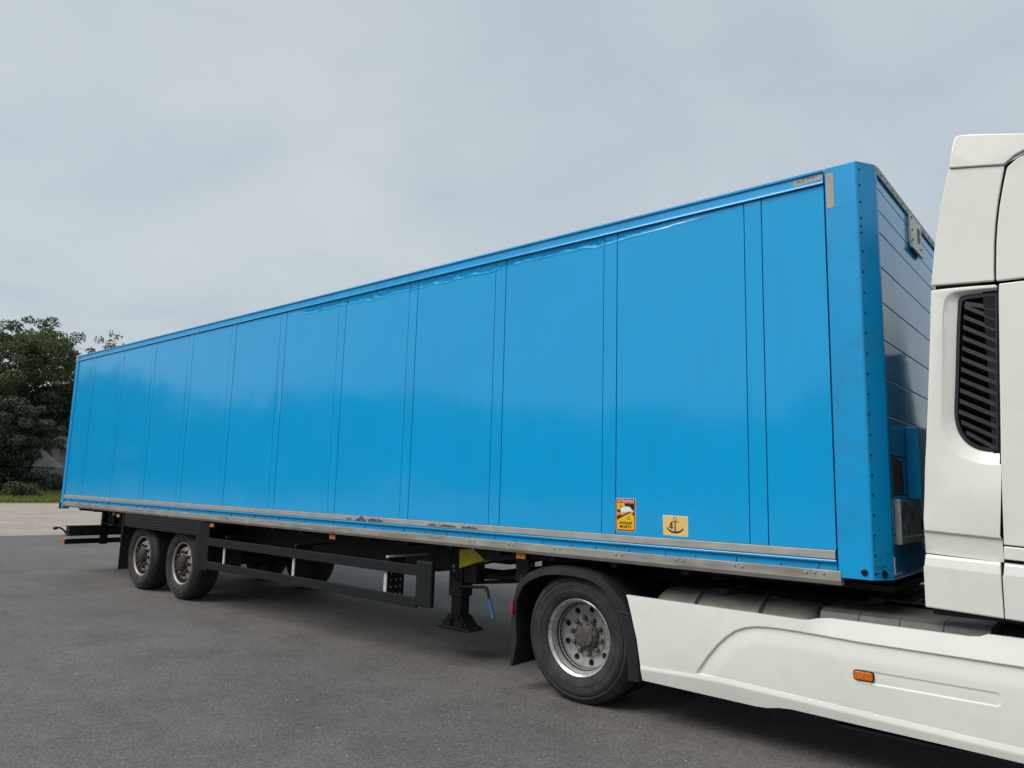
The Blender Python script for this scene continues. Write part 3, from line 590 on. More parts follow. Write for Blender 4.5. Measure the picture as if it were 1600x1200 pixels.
# wheels, mudguards and axles of the trailer
for xx in (-10.57, -9.26):
    make_wheel(T, 'trailer', (xx-TO[0], .085-TO[1], .50), (0, random.uniform(0, 1), 0))
    make_wheel(T, 'trailer', (xx-TO[0], W-.085-TO[1], .50), (0, random.uniform(0, 1), math.pi))
    tb(MB().tube([(xx, .3, .5), (xx, W-.3, .5)], .07, 12), 'axle', 'chassis', smooth=40)
    tb(MB().box(xx-.62, xx+.1, .62, .72, .55, .70).box(xx-.62, xx+.1, 1.83, 1.93, .55, .70), 'suspension_arm', 'chassis')
for side in (0, 1):
    yy = (lambda a, b: (a, b)) if not side else (lambda a, b: (W-b, W-a))
    y0, y1 = yy(.010, .040); mg = tb(MB().box(-11.06, -8.688, y0, y1, .925, 1.128), 'mudguard_panel', 'dark', bevel=.006)
    for z in (.965, 1.005, 1.045, 1.085):
        y0, y1 = yy(.006, .012); tb(MB().box(-11.0, -8.76, y0, y1, z-.010, z+.010), 'panel_rib', 'dark', mg, bevel=.004)
    y0, y1 = yy(.012, .5); tb(MB().box(-11.05, -8.7, y0+.03, y1, 1.10, 1.13), 'mudguard_top', 'chassis')
    q = [(-8.690, .004), (-8.59, .0), (-8.42, .055), (-8.42, .075), (-8.59, .03), (-8.690, .03)]
    if side: q = [(a, W-b) for a, b in q]
    tb(MB().prism(q, 'z', .475, 1.133), 'mudguard_front', 'dark', bevel=.004)
    y0, y1 = yy(.0, .45)
    tb(MB().box(-11.115, -11.06, y0, y0+.03 if not side else y1, .62, 1.115), 'mudguard_rear', 'dark', bevel=.004)
    tb(MB().prism([(y0, .62), (y0, 1.10), (y1, 1.10), (y1, .27), (y0-.0, .255)], 'x', -11.10, -11.085), 'mud_flap', 'flap')
    y0, y1 = yy(-.004, .03); tb(MB().box(-11.13, -11.09, y0, y1, .625, .64), 'flap_clip', 'bracket')
# rear under-run bar, lamp box and reflector arm
tb(MB().box(-13.60, -13.50, .03, W-.03, .475, .565), 'bumper_bar', 'dark', bevel=.01)
tb(MB().box(-13.605, -13.49, .006, .029, .482, .558), 'bumper_reflector', 'amber_d', bevel=.004)
tb(MB().box(-13.60, -13.498, .029, .10, .569, .573), 'bumper_top_trim', 'bracket')
tb(MB().box(-13.62, -13.46, .06, W-.06, .62, .79), 'lamp_box', 'chassis', bevel=.01)
tb(MB().box(-13.64, -13.455, .045, W-.045, .79, .80), 'lamp_box_lid', 'dark')
for y in (.60, 1.83):
    tb(MB().box(-13.52, -13.44, y, y+.12, .46, 1.14), 'bumper_hanger', 'dark', bevel=.006)
    tb(MB().box(-13.0, -12.94, y, y+.5, .82, 1.14), 'rear_web', 'chassis')
tb(MB().box(-13.65, -12.7, .25, .62, 1.075, 1.135), 'rear_outrigger', 'chassis')
ra = tb(MB().tube([(-13.56, .05, .67), (-13.57, .0, .73), (-13.58, -.05, .765), (-13.58, -.11, .762)], .016, 8), 'marker_arm', 'flap', smooth=60)
tb(MB().tube([(-13.58, -.10, .763), (-13.58, -.16, .755)], [.028, .024], 10), 'marker_light', 'flap', ra, smooth=60)

# ------------------------------------------------------------------ white tractor unit
CO = (0., 1.275, 0.)
C = tag(empty('tractor_truck', CO), 'cream white tractor truck with side skirt and black intake grille, cropped at the right', 'truck')
def cb(mb, name, mat, par=C, **k): return mb.build(name, mat, par, org=CO, **k)
WX, FX = -2.342, 1.52
make_wheel(C, 'drive', (WX-CO[0], .030-CO[1], .506), (0, .35, 0))
make_wheel(C, 'drive', (WX-CO[0], .375-CO[1], .506), (0, .1, 0))
make_wheel(C, 'drive', (WX-CO[0], W-.030-CO[1], .506), (0, .7, math.pi))
make_wheel(C, 'drive', (WX-CO[0], W-.375-CO[1], .506), (0, .2, math.pi))
make_wheel(C, 'trailer', (FX-CO[0], .05-CO[1], .495), (0, .3, 0))
make_wheel(C, 'trailer', (FX-CO[0], W-.05-CO[1], .495), (0, .3, math.pi))
cb(MB().tube([(WX, .6, .495), (WX, W-.6, .495)], .09, 12), 'drive_axle', 'chassis')
cb(MB().tube([(FX, .4, .45), (FX, W-.4, .45)], .06, 12), 'front_axle', 'chassis')
for y in (.82, 1.66):
    cb(MB().box(-3.15, 2.3, y, y+.08, .68, .94), 'frame_rail', 'chassis', bevel=.01)
for xx in (-3.1, -1.5, -.4, .6): cb(MB().box(xx-.05, xx+.05, .9, 1.66, .72, .9), 'frame_cross_member', 'chassis')
cb(MB().prism([(-2.75, .9), (-2.3, .72), (-1.75, .72), (-1.6, .95), (-1.6, 1.6), (-1.75, 1.83), (-2.3, 1.83), (-2.75, 1.65)], 'z', .95, 1.075), 'fifth_wheel', 'chassis', bevel=.01)
# rear mudguard over the drive wheel
fo = [(-2.992, .60), (-2.990, .75), (-2.965, .845), (-2.925, .915), (-2.83, .985), (-2.72, 1.030), (-2.62, 1.055), (-2.50, 1.068), (-2.36, 1.070), (-2.24, 1.062), (-2.13, 1.038), (-2.04, .995), (-1.96, .935), (-1.88, .860), (-1.82, .770), (-1.778, .660), (-1.750, .52), (-1.735, .40), (-1.730, .285)]
def offs(pts, d):
    out = []
    for i, p in enumerate(pts):
        a, b = pts[max(i-1, 0)], pts[min(i+1, len(pts)-1)]; t = Vector((b[0]-a[0], b[1]-a[1])).normalized()
        out.append((p[0]+t.y*d, p[1]-t.x*d))
    return out
def mudguard(side):
    f = (lambda y: y) if not side else (lambda y: W-y)
    n = len(fo); wi = [(.05 if i < 2 else .072) + .03*max(0, (i-11)/7) for i in range(n)]
    inn = [offs(fo, w)[i] for i, w in enumerate(wi)]; mid = offs(fo, .014); th = offs(fo, .02)
    rows = [[(p[0], f(.70), p[1]) for p in fo], [(p[0], f(.055), p[1]) for p in fo], [(p[0], f(.022), p[1]) for p in offs(fo, .006)], [(p[0], f(.004), p[1]) for p in mid],
            [(p[0], f(-.006), p[1]) for p in inn], [(p[0], f(.004), p[1]) for p in offs(inn, .006)], [(p[0], f(.05), p[1]) for p in inn], [(p[0], f(.06), p[1]) for p in th], [(p[0], f(.70), p[1]) for p in th]]
    mb = MB(); mb.add([q for r in rows for q in r], [((j)*n+i, (j)*n+i+1, (j+1)*n+i+1, (j+1)*n+i) for j in range(len(rows)-1) for i in range(n-1)])
    e = [j*n+n-1 for j in range(len(rows))]; mb.f.append(tuple(e)); mb.f.append(tuple(reversed([j*n for j in range(len(rows))])))
    if side: mb.f = [tuple(reversed(q)) for q in mb.f]
    g = cb(mb, 'mudguard', 'plastic', smooth=35)
    y0, y1 = sorted((f(.0), f(.70)))
    fl = cb(MB().prism([(-2.998, .60), (-2.952, .62), (-2.93, .40), (-2.975, .188), (-2.998, .182)], 'y', y0, y0+.05) .prism([(-2.998, .60), (-2.980, .60), (-2.975, .19), (-2.993, .182)], 'y', y0+.05, y1), 'mud_flap', 'flap', g, bevel=.004)
    if not side:
        cb(MB().prism([(-2.999+.013+.013*math.cos(i*math.pi/8), .672+.062*math.sin(i*math.pi/8)) for i in range(16)], 'y', -.012, .02), 'reflector', 'red', g, bevel=.004)
        # seam lips
        for q, z in (((-2.975, -2.86), .895), ((-1.91, -1.765), .755)): pass
        s0 = MB(); s0.tube([(-2.958, .006, .862), (-2.89, -.009, .835)], .005, 6); cb(s0, 'seam', 'plastic', g)
        s0 = MB(); s0.tube([(-1.822, .004, .762), (-1.905, -.009, .775)], .005, 6); cb(s0, 'seam', 'plastic', g)
mudguard(0); mudguard(1)
cb(MB().tube([(-3.05, .2, .92), (-2.96, .12, .74)], .02, 6), 'mudguard_stay', 'chassis')

# side skirt: one pressed panel, relief built into the surface
def lerp(pts, x):
    for (a, b), (c, d) in zip(pts, pts[1:]):
        if x <= c: return b+(d-b)*max(0, min(1, (x-a)/(c-a)))
    return pts[-1][1]
SK0, SK1 = -1.86, 1.00
top_ = [(-1.86, .903), (-.56, .893), (-.50, .895), (-.44, .912), (-.36, .922), (.40, .922), (.45, .928), (.49, .946), (1.0, .946)]
bot_ = [(-1.86, .300), (-1.22, .292), (-.86, .288), (-.78, .294), (-.70, .312), (-.62, .320), (.2, .306), (1.0, .290)]
crs_ = [(-1.86, .404), (-1.265, .428), (-1.075, .430), (.63, .371), (1.0, .36)]
arch = [(-1.30, .405), (-1.275, .435), (-1.20, .545), (-1.118, .646), (-1.05, .712), (-.986, .760), (-.91, .793), (-.823, .811), (-.70, .818), (-.584, .817), (-.193, .806), (.654, .800), (1.0, .80)]
asg = [(Vector(a), Vector(b)) for a, b in zip(arch, arch[1:])]
def arch_d(x, z):
    p = Vector((x, z)); best = 9; sgn = 1
    for a, b in asg:
        ab = b-a; t = max(0, min(1, (p-a).dot(ab)/ab.dot(ab))); d = (p-a-ab*t).length
        if d < best: best = d; cr = ab.x*(p.y-a.y)-ab.y*(p.x-a.x); sgn = 1 if cr < 0 else -1
    return best*sgn
def sstep(a, b, x): t = max(0, min(1, (x-a)/(b-a))); return t*t*(3-2*t)
slot = (-.20, .535, .572, .642)
def skirt_y(x, z, side=0):
    y = .012*((z-.62)/.3)**2
    zc = lerp(crs_, x)
    d = arch_d(x, z)
    if z > zc and d > -.004: y += .014*sstep(-.004, .009, d)*(1-sstep(.008, .13, d)*.8)          # recess, easing back outwards
    if d <= 0 and x > -.6: y += .20*max(0, z-.806)*sstep(-.6, -.35, x)                     # shoulder leans in
    if z < zc: y += -.006*sstep(0, .030, zc-z)+.16*max(0, zc-.035-z)
    # long shallow slot behind the marker lamp
    cz = (slot[2]+slot[3])/2-.0*(x); hz = (slot[3]-slot[2])/2; rr = hz*.6
    dx_ = max(slot[0]-x, x-slot[1]); dz_ = abs(z-cz)-hz
    sdv = math.hypot(max(dx_+rr, 0), max(dz_+rr, 0))-rr+min(max(dx_+rr, dz_+rr), 0)
    y += .0045*sstep(.003, -.004, sdv)
    return y
lft = [(.28, -1.718), (.40, -1.729), (.585, -1.757), (.765, -1.808), (.87, -1.842), (.91, -1.862)]
def skirt(side):
    nu, nv = (620, 150) if not side else (200, 50); mb = MB()
    f = (lambda y: y) if not side else (lambda y: W-y)
    def fn(u, v):
        x = SK0+(SK1-SK0)*u
        for _ in range(3):
            zt, zb = lerp(top_, x), lerp(bot_, x); z = zb+(zt-zb)*v; xl = lerp(lft, z); x = xl+(SK1-xl)*u
        return (x, f(skirt_y(x, z)), z)
    mb.grid(fn, nu, nv); n = nu+1
    edge = [(0*n+i) for i in range(n)]; le = [j*n for j in range(nv+1)]; te = [nv*n+i for i in range(n)]
    for e, dz in ((edge, .0), (le, 0), (te, 0)):
        a = [mb.v[i] for i in e]; m = len(a); b = [(p[0], p[1]+(.028 if not side else -.028), p[2]) for p in a]
        mb.add(a+b, [(i, i+1, i+1+m, i+m) for i in range(m-1)])
    return cb(mb, 'side_skirt', 'white', smooth=38)
sk = skirt(0); skirt(1)
ml = cb(MB().prism(rrect(-.226, -.106, .580, .642, .016), 'y', -.002, .012), 'marker_lamp', 'dark', sk, bevel=.003)
cb(MB().prism(rrect(-.220, -.112, .586, .636, .013), 'y', -.012, -.002), 'marker_lens', 'amber_d', sk, bevel=.005)
for xx in (-.192, -.168, -.144): cb(MB().box(xx-.002, xx+.002, -.0135, -.0118, .592, .630), 'lens_ridge', 'amber', sk)
sx_ = MB()
for P in ([(-1.463, .809), (-1.44, .775), (-1.405, .70), (-1.39, .62), (-1.36, .56), (-1.325, .52)], [(-1.325, .52), (-1.31, .50), (-1.30, .478)], [(-1.455, .72), (-1.445, .69)], [(-1.335, .51), (-1.315, .535)]):
    for (a, b), (c, d) in zip(P, P[1:]):
        w = random.uniform(.0012, .003); sx_.add([(a-w, skirt_y(a, b)-.0012, b), (a+w, skirt_y(a, b)-.0012, b), (c+w, skirt_y(c, d)-.0012, d), (c-w, skirt_y(c, d)-.0012, d)], [(0, 1, 2, 3)])
tag(cb(sx_, 'skirt_scratches', 'st_white', sk), kind='stuff')
# below and behind the skirt
cb(MB().box(-.75, 1.0, .10, .55, .33, .80), 'battery_box', 'chassis', bevel=.02)
cb(MB().box(-1.55, -.8, .12, .60, .38, .62), 'air_tank_cradle', 'chassis', bevel=.02)
cb(MB().box(-.35, .35, .05, .10, .270, .285), 'step_rail', 'chassis')
# fuel tank with straps and cap
tk = MB(); cyt, czt, rt = .36, .715, .265
prof = [(-1.70, .0), (-1.705, .18), (-1.69, .225), (-1.655, .255), (-1.60, rt), (-.56, rt), (-.51, .25), (-.48, .21), (-.475, .0)]
vs = []; n = 40
for xx, r in prof: vs += [(xx, cyt+max(-.27, min(.27, 1.15*r*math.cos(2*math.pi*k/n))), czt+.94*r*math.sin(2*math.pi*k/n)) for k in range(n)]
tk.add(vs, [(i*n+k, i*n+(k+1) % n, (i+1)*n+(k+1) % n, (i+1)*n+k) for i in range(len(prof)-1) for k in range(n)])
tko = cb(tk, 'fuel_tank', 'tank', smooth=40)
for xx in (-1.36, -.88):
    ring = lambda r, x_: [(x_, cyt+max(-.274, min(.274, 1.15*r*math.cos(2*math.pi*k/n))), czt+.94*r*math.sin(2*math.pi*k/n)) for k in range(n)]
    q = ring(rt+.001, xx-.035)+ring(rt+.009, xx-.033)+ring(rt+.009, xx+.033)+ring(rt+.001, xx+.035)
    cb(MB().add(q, [(i*n+k, i*n+(k+1) % n, (i+1)*n+(k+1) % n, (i+1)*n+k) for i in range(3) for k in range(n)]), 'tank_strap', 'tank', tko, smooth=40)
    q = ring(rt+.010, xx+.010)+ring(rt+.013, xx+.012)+ring(rt+.013, xx+.030)+ring(rt+.010, xx+.0315)
    cb(MB().add(q, [(i*n+k, i*n+(k+1) % n, (i+1)*n+(k+1) % n, (i+1)*n+k) for i in range(3) for k in range(n)]), 'strap_rubber', 'flap', tko, smooth=40)
cp = MB().tube([(-1.19, .30, .955), (-1.19, .30, 1.0)], [.055, .05], 14); cp.tube([(-1.19, .30, .995), (-1.15, .28, 1.005), (-1.10, .26, .985)], .012, 6)
cb(cp, 'tank_cap', 'chassis', tko, smooth=40)
# dusty ribbed cover ahead of the tank
for i in range(4):
    x0 = -.44+i*.235
    q = [(.06, .885), (.10, .955), (.16, .972), (.62, .972), (.66, .95), (.66, .86), (.06, .86)]
    cb(MB().prism(q, 'x', x0, x0+.2335), 'battery_cover_panel', 'tray', bevel=.004)
cb(MB().box(-.30, .62, .70, 1.9, .985, 1.0), 'catwalk', 'tray')
for i in range(9): cb(MB().box(-.26+i*.095, -.21+i*.095, .72, 1.88, 1.001, 1.012), 'catwalk_slat', 'chassis')
# hoses behind the cab
for k, (y, c) in enumerate(((1.7, 'chassis'), (1.85, 'chassis'), (2.0, 'chassis'))):
    cb(MB().tube([(.55, y, 1.9), (.38, y-.05, 1.5), (.3, y-.1, 1.25), (.18, y-.2, 1.25), (.06, y-.3, 1.45), (.03, y-.42, 1.55)], .016, 8), 'air_hose', c, smooth=60)

# cab: bodied behind, shaped panels outside
def cab_y(z): return .006*(z-1.4)+(.10*max(0, z-3.80))
def plate(poly, th=.03, y0=0., zfun=cab_y, cut=None):
    """panel from an x,z outline with thickness, following the tumblehome"""
    mb = MB(); n = len(poly)
    a = [(x, y0+zfun(z), z) for x, z in poly]; b = [(x, y0+zfun(z)+th, z) for x, z in poly]
    mb.add(a+b, [tuple(range(n)), tuple(range(2*n-1, n-1, -1))]+[(i, i+n, (i+1) % n+n, (i+1) % n) for i in range(n)])
    return mb
cbk = MB().prism([(.64, 1.10), (.70, 3.0), (.95, 3.78), (2.2, 3.72), (2.72, 3.0), (2.86, 1.9), (2.86, .55), (2.1, .55), (2.05, .90), (1.90, 1.03), (1.52, 1.08), (1.14, 1.03), (1.0, .9), (.95, 1.10)], 'y', .055, W-.055)
cb(cbk, 'cab_shell', 'white', bevel=.05, seg=3)
cb(MB().prism([(.628, 1.06), (.684, 3.0), (.93, 3.77), (.955, 3.77), (.705, 3.0), (.645, 1.06)], 'y', .058, W-.058), 'cab_rear_panel', 'plastic')
for y0, y1 in ((.037, .052), (W-.052, W-.037)):
    cb(MB().prism([(.240, 1.42), (.60, 1.42), (.62, 2.90), (.335, 2.92), (.300, 2.5), (.262, 2.0), (.238, 1.6)], 'y', *((.088, .098) if y0 < 1 else (W-.098, W-.088))), 'added_shade_lining', 'plastic')  # dark sheet added inside the deflector to keep bounce off the trailer front
for y0, y1 in ((.036, .054), (W-.054, W-.036)):
    cb(MB().box(.575, .92, y0, y1, 1.36, 2.99).prism([(.330, 2.93), (.92, 2.93), (1.04, 2.93), (1.04, 3.765), (.84, 3.735), (.74, 3.69), (.70, 3.66), (.64, 3.40), (.58, 3.04), (.335, 3.04)], 'y', y0, y1), 'seam_backing', 'black')
for side in (0, 1):
    def put(mb, name, mat, par=C, **k):
        if side:
            mb.v = [(x, W-y, z) for x, y, z in mb.v]; mb.f = [tuple(reversed(q)) for q in mb.f]
        return cb(mb, name, mat, par, **k)
    # side deflector with recessed intake: bands of quads between outline, recess rim and grille frame
    OUT = [(.594, 1.480), (.46, 1.488), (.33, 1.496), (.204, 1.504), (.2035, 1.58), (.213, 1.70), (.226, 1.90), (.242, 2.08), (.266, 2.39), (.290, 2.70), (.300, 2.86), (.308, 2.974), (.36, 2.975), (.44, 2.972), (.53, 2.967), (.648, 2.958)]
    RIM = [(.606, 1.905), (.560, 1.907), (.515, 1.913), (.470, 1.926), (.420, 1.953), (.378, 1.998), (.350, 2.055), (.333, 2.15), (.345, 2.39), (.362, 2.70), (.370, 2.82), (.384, 2.900), (.41, 2.930), (.45, 2.942), (.55, 2.941), (.649, 2.936)]
    FRM = [(.606, 1.973), (.560, 1.975), (.520, 1.983), (.482, 1.998), (.446, 2.026), (.416, 2.070), (.399, 2.120), (.391, 2.207), (.405, 2.39), (.428, 2.70), (.437, 2.80), (.443, 2.87), (.450, 2.900), (.470, 2.922), (.56, 2.924), (.650, 2.922)]
    def smooth3(p, k=4):
        out = []
        for i in range(len(p)-1):
            a, b, c, d = (Vector(p[max(i-1, 0)]), Vector(p[i]), Vector(p[i+1]), Vector(p[min(i+2, len(p)-1)]))
            for j in range(k):
                t = j/k; q = .5*((2*b)+(c-a)*t+(2*a-5*b+4*c-d)*t*t+(3*b-a-3*c+d)*t**3); out.append((q.x, q.y))
        return out+[p[-1]]
    corner = lambda p, i: p
    OUTs = smooth3(OUT[:4])[:-1]+smooth3(OUT[3:12])[:-1]+smooth3(OUT[11:]); RIMs = smooth3(RIM[:4])[:-1]+smooth3(RIM[3:12])[:-1]+smooth3(RIM[11:]); FRMs = smooth3(FRM)
    n = len(OUTs); mb = MB()
    cxm, czm = .45, 2.2
    def tow(p, d):
        v = Vector((cxm-p[0], czm-p[1])); v = Vector((v.x*2.2, v.y)).normalized()*d; return (p[0]+v.x, p[1]+v.y)
    lip = [.5+.5*math.cos(math.pi*min(1, max(0, (i-8)/6))) for i in range(n)]
    def row(P, y, d=0.): return [(q[0], y+cab_y(q[1]), q[1]) for q in (tow(p, d) for p in P)]
    rows = [row(OUTs, .036, .004), row(OUTs, .016), row(OUTs, .006, .003), row(OUTs, .001, .010), row(OUTs, .0, .022),
            row(RIMs, .0, -.012), row(RIMs, .0015, -.005), row(RIMs, .005, .002), row([(a*.6+c*.4, b*.6+d*.4) for (a, b), (c, d) in zip(RIMs, FRMs)], .017), row(FRMs, .036), row(FRMs, .055, .01)]
    mb.add([q for r in rows for q in r], [(j*n+i, (j+1)*n+i, (j+1)*n+i+1, j*n+i+1) for j in range(len(rows)-1) for i in range(n-1)])
    # tuck under and right-hand return
    low = rows[1][:13]; tk1 = [(q[0]-.002, .036, q[2]-.127) for q in low]; m_ = len(low)
    mb.add(low+tk1, [(i, i+1, i+1+m_, i+m_) for i in range(m_-1)])
    df = put(mb, 'side_deflector', 'white', smooth=26)
    # the intake grille: frame, backing and slanted louvres
    def g_in(z): return lerp([(1.98, .54), (2.034, .482), (2.103, .431), (2.206, .417), (2.887, .482)], z)
    FRM = FRMs
    ins = smooth3([(.589, 2.003), (.550, 2.005), (.522, 2.011), (.494, 2.025), (.466, 2.048), (.440, 2.085), (.424, 2.135), (.417, 2.206), (.429, 2.39), (.452, 2.70), (.461, 2.80), (.468, 2.85), (.474, 2.873), (.484, 2.887), (.56, 2.889), (.633, 2.889)])
    fr = MB(); nn = len(FRM)
    lp = FRM+[(.651, 2.40)][:0]; oo = [(x, z) for x, z in FRM]; ii = ins
    r_ = [[(x, .042+cab_y(z), z) for x, z in oo], [(x, .026+cab_y(z), z) for x, z in [(a*.7+c*.3, b*.7+d*.3) for (a, b), (c, d) in zip(oo, ii)]], [(x, .026+cab_y(z), z) for x, z in [(a*.2+c*.8, b*.2+d*.8) for (a, b), (c, d) in zip(oo, ii)]], [(x, .050+cab_y(z), z) for x, z in ii], [(x, .09+cab_y(z), z) for x, z in ii]]
    for r in r_: r.append(r[0])
    nn += 1
    fr.add([q for r in r_ for q in r], [(j*nn+i, (j+1)*nn+i, (j+1)*nn+i+1, j*nn+i+1) for j in range(4) for i in range(nn-1)])
    gr = put(fr, 'intake_grille', 'grille', df, smooth=30)
    put(MB().add([(x, .085+cab_y(z), z) for x, z in ins], [tuple(range(len(ins)))]), 'grille_backing', 'black', df)
    for k in range(15):
        z0 = 2.885-k*.0635; xr = .592+(z0-2.0)*.050; xl = g_in(max(z0+.02, 1.99)) if z0 < 2.88 else .482
        zl = min(z0+.045, 2.885); zr = z0-.055
        if zr < 2.003: xr_ = .52
        else: xr_ = xr
        if zr < 1.985: continue
        mb = MB(); h = .034
        A = [(xl, .029+cab_y(zl), zl), (xr_, .029+cab_y(zr), zr), (xr_, .027+cab_y(zr), zr-.026), (xl, .027+cab_y(zl), zl-.026)]
        Bk = [(x, y+.045, z-h) for x, y, z in A]
        mb.add(A+Bk, [(0, 3, 2, 1), (0, 1, 5, 4), (3, 7, 6, 2), (4, 5, 6, 7)])
        put(mb, 'louvre', 'grille', df)
    # upper fairing (spoiler) in two faces split at the crease, and roof side panel ahead of it
    sp1 = [(.312, 3.003), (.640, 2.980), (.642, 3.05), (.652, 3.204), (.664, 3.32), (.681, 3.435), (.705, 3.56), (.730, 3.672), (.60, 3.699), (.445, 3.728), (.431, 3.690), (.388, 3.505), (.345, 3.266), (.328, 3.13)]
    sp2 = [(.446, 3.731), (.60, 3.702), (.728, 3.676), (.782, 3.719), (.83, 3.737), (1.06, 3.78), (1.06, 3.80), (.836, 3.842), (.705, 3.882), (.574, 3.922), (.515, 3.934), (.492, 3.931), (.479, 3.912), (.462, 3.83)]
    mb = MB()
    def ring2(p, y0): return [(x, y0+cab_y(z), z) for x, z in p]
    a = plate(sp1, .035); mb.add(a.v, a.f); a = plate(sp2, .045, -.013); mb.add(a.v, a.f)
    put(mb, 'roof_fairing', 'white', bevel=.007, seg=3)
    sp3 = [(.648, 2.978), (1.6, 2.96), (1.6, 3.70), (1.05, 3.765), (.84, 3.722), (.79, 3.704), (.740, 3.662), (.714, 3.55), (.690, 3.43), (.673, 3.315), (.661, 3.20), (.651, 3.05)]
    put(plate(sp3, .03, .006), 'roof_side_panel', 'white', bevel=.008, seg=3)
    # cab side ahead of the joint, door beyond
    put(plate([(.600, 1.452), (1.02, 1.43), (1.05, 2.952), (.662, 2.958), (.657, 2.90), (.634, 2.40), (.616, 1.99), (.6115, 1.90)], .03, .001), 'cab_side_panel', 'white', bevel=.005, seg=2)
    put(plate([(.596, 1.372), (1.02, 1.352), (1.02, 1.424), (.599, 1.444)], .03, .003), 'cab_trim_panel', 'white', bevel=.005)
    dr = put(plate([(1.03, 1.36), (2.25, 1.30), (2.62, 1.55), (2.55, 2.05), (2.35, 2.95), (1.055, 2.95)], .03, .001), 'cab_door', 'white', bevel=.008)
    put(plate([(1.15, 2.15), (2.42, 2.10), (2.28, 2.84), (1.17, 2.86)], .006, -.004), 'door_window', 'glass', dr, bevel=.002)
    put(plate([(1.12, 1.80), (1.34, 1.79), (1.34, 1.84), (1.12, 1.85)], .03, -.025), 'door_handle', 'plastic', dr, bevel=.008)
    # lower panels: a bevelled shoulder over a flat field
    for name, q0, q1 in (('lower_panel', .192, .578), ('step_panel', .583, 1.0)):
        sl = lambda x: -.045*(x-.2)
        zt = 1.371+sl(q0); zt1 = 1.371+sl(q1)
        pr = [(.055, 0, 1), (.022, -.002, 1), (.004, -.012, 1), (-.006, -.066, 1), (-.006, -.075, 1), (.0, -.30, 1), (.004, -.308, 1), (.055, -.310, 1)]
        mb = MB()
        A = [(q0+(.012 if i < 4 else .0), p[0], zt+p[1]) for i, p in enumerate(pr)]; Bq = [(q1, p[0], zt1+p[1]) for p in pr]; k_ = len(pr)
        mb.add(A+Bq, [(i, i+k_, i+1+k_, i+1) for i in range(k_-1)]+[tuple(range(k_)), tuple(range(2*k_-1, k_-1, -1))])
        put(mb, name, 'white', bevel=.004)
    put(MB().box(.22, 1.0, .060, .075, 1.02, 1.50), 'panel_backing', 'chassis')
    # mirror and front corner beyond the frame
    put(MB().box(2.35, 2.6, -.28, -.06, 2.05, 2.75), 'mirror', 'plastic', bevel=.04)
# windscreen, grille and bumper at the far right
cb(MB().add([(2.878, .2, 1.98), (2.878, W-.2, 1.98), (2.74, W-.25, 2.95), (2.74, .25, 2.95)], [(0, 1, 2, 3)]), 'windscreen', 'glass')
cb(MB().box(2.862, 2.90, .3, W-.3, 1.0, 1.8), 'front_grille', 'grille', bevel=.02)
cb(MB().box(2.80, 2.95, .02, W-.02, .35, .85), 'front_bumper', 'white', bevel=.05)
for y in (.12, W-.42): cb(MB().box(2.93, 2.965, y, y+.30, .60, .78), 'headlight', 'glass', bevel=.02)
# chipped edge where the lower corner of the deflector was knocked
ck = MB()
for k in range(9):
    z = 1.40+random.uniform(0, .11); x = .199+random.uniform(0, .006); r = random.uniform(.004, .010)
    ck.add([(x-.002, -.0075, z), (x+r, -.0075, z+r*.3), (x+r*.6, -.0075, z+r), (x-.001, -.0075, z+r*.7)], [(0, 1, 2, 3)])
tag(cb(ck, 'chipped_paint', 'chip'), kind='stuff')

# ------------------------------------------------------------------ trees, bushes, shed
def leaf_mesh(centers, radii, per, size, flat=.75, sun=True):
    """leaf quads gathered round clump centres"""
    P = []
    for c, r in zip(centers, radii):
        k = int(per*r*r); d = RNG.normal(size=(k, 3)); d /= np.linalg.norm(d, axis=1)[:, None]
        P.append(np.array(c)+d*(r*RNG.uniform(.35, 1., (k, 1))**.6)*np.array([1, 1, flat]))
    P = np.concatenate(P); n = len(P)
    a = RNG.normal(size=(n, 3)); a /= np.linalg.norm(a, axis=1)[:, None]; nrm = RNG.normal(size=(n, 3))+np.array([0, 0, .9])
    b = np.cross(nrm, a); b /= np.linalg.norm(b, axis=1)[:, None]; s = size*RNG.uniform(.6, 1.3, (n, 1)); w = s*.55
    V = np.stack([P-a*s, P-b*w, P+a*s, P+b*w], 1).reshape(-1, 3)
    return V, n
def leaf_obj(name, V, n, mat, parent, org):
    me = bpy.data.meshes.new(name); me.vertices.add(4*n); me.vertices.foreach_set('co', (V-np.array(org)).astype(np.float32).ravel())
    me.loops.add(4*n); me.loops.foreach_set('vertex_index', np.arange(4*n, dtype=np.int32)); me.polygons.add(n)
    me.polygons.foreach_set('loop_start', np.arange(0, 4*n, 4, dtype=np.int32)); me.update(calc_edges=True); me.validate()
    me.materials.append(M[mat]); o = bpy.data.objects.new(name, me); COL.objects.link(o)
    if parent is not None: o.parent = parent
    return o
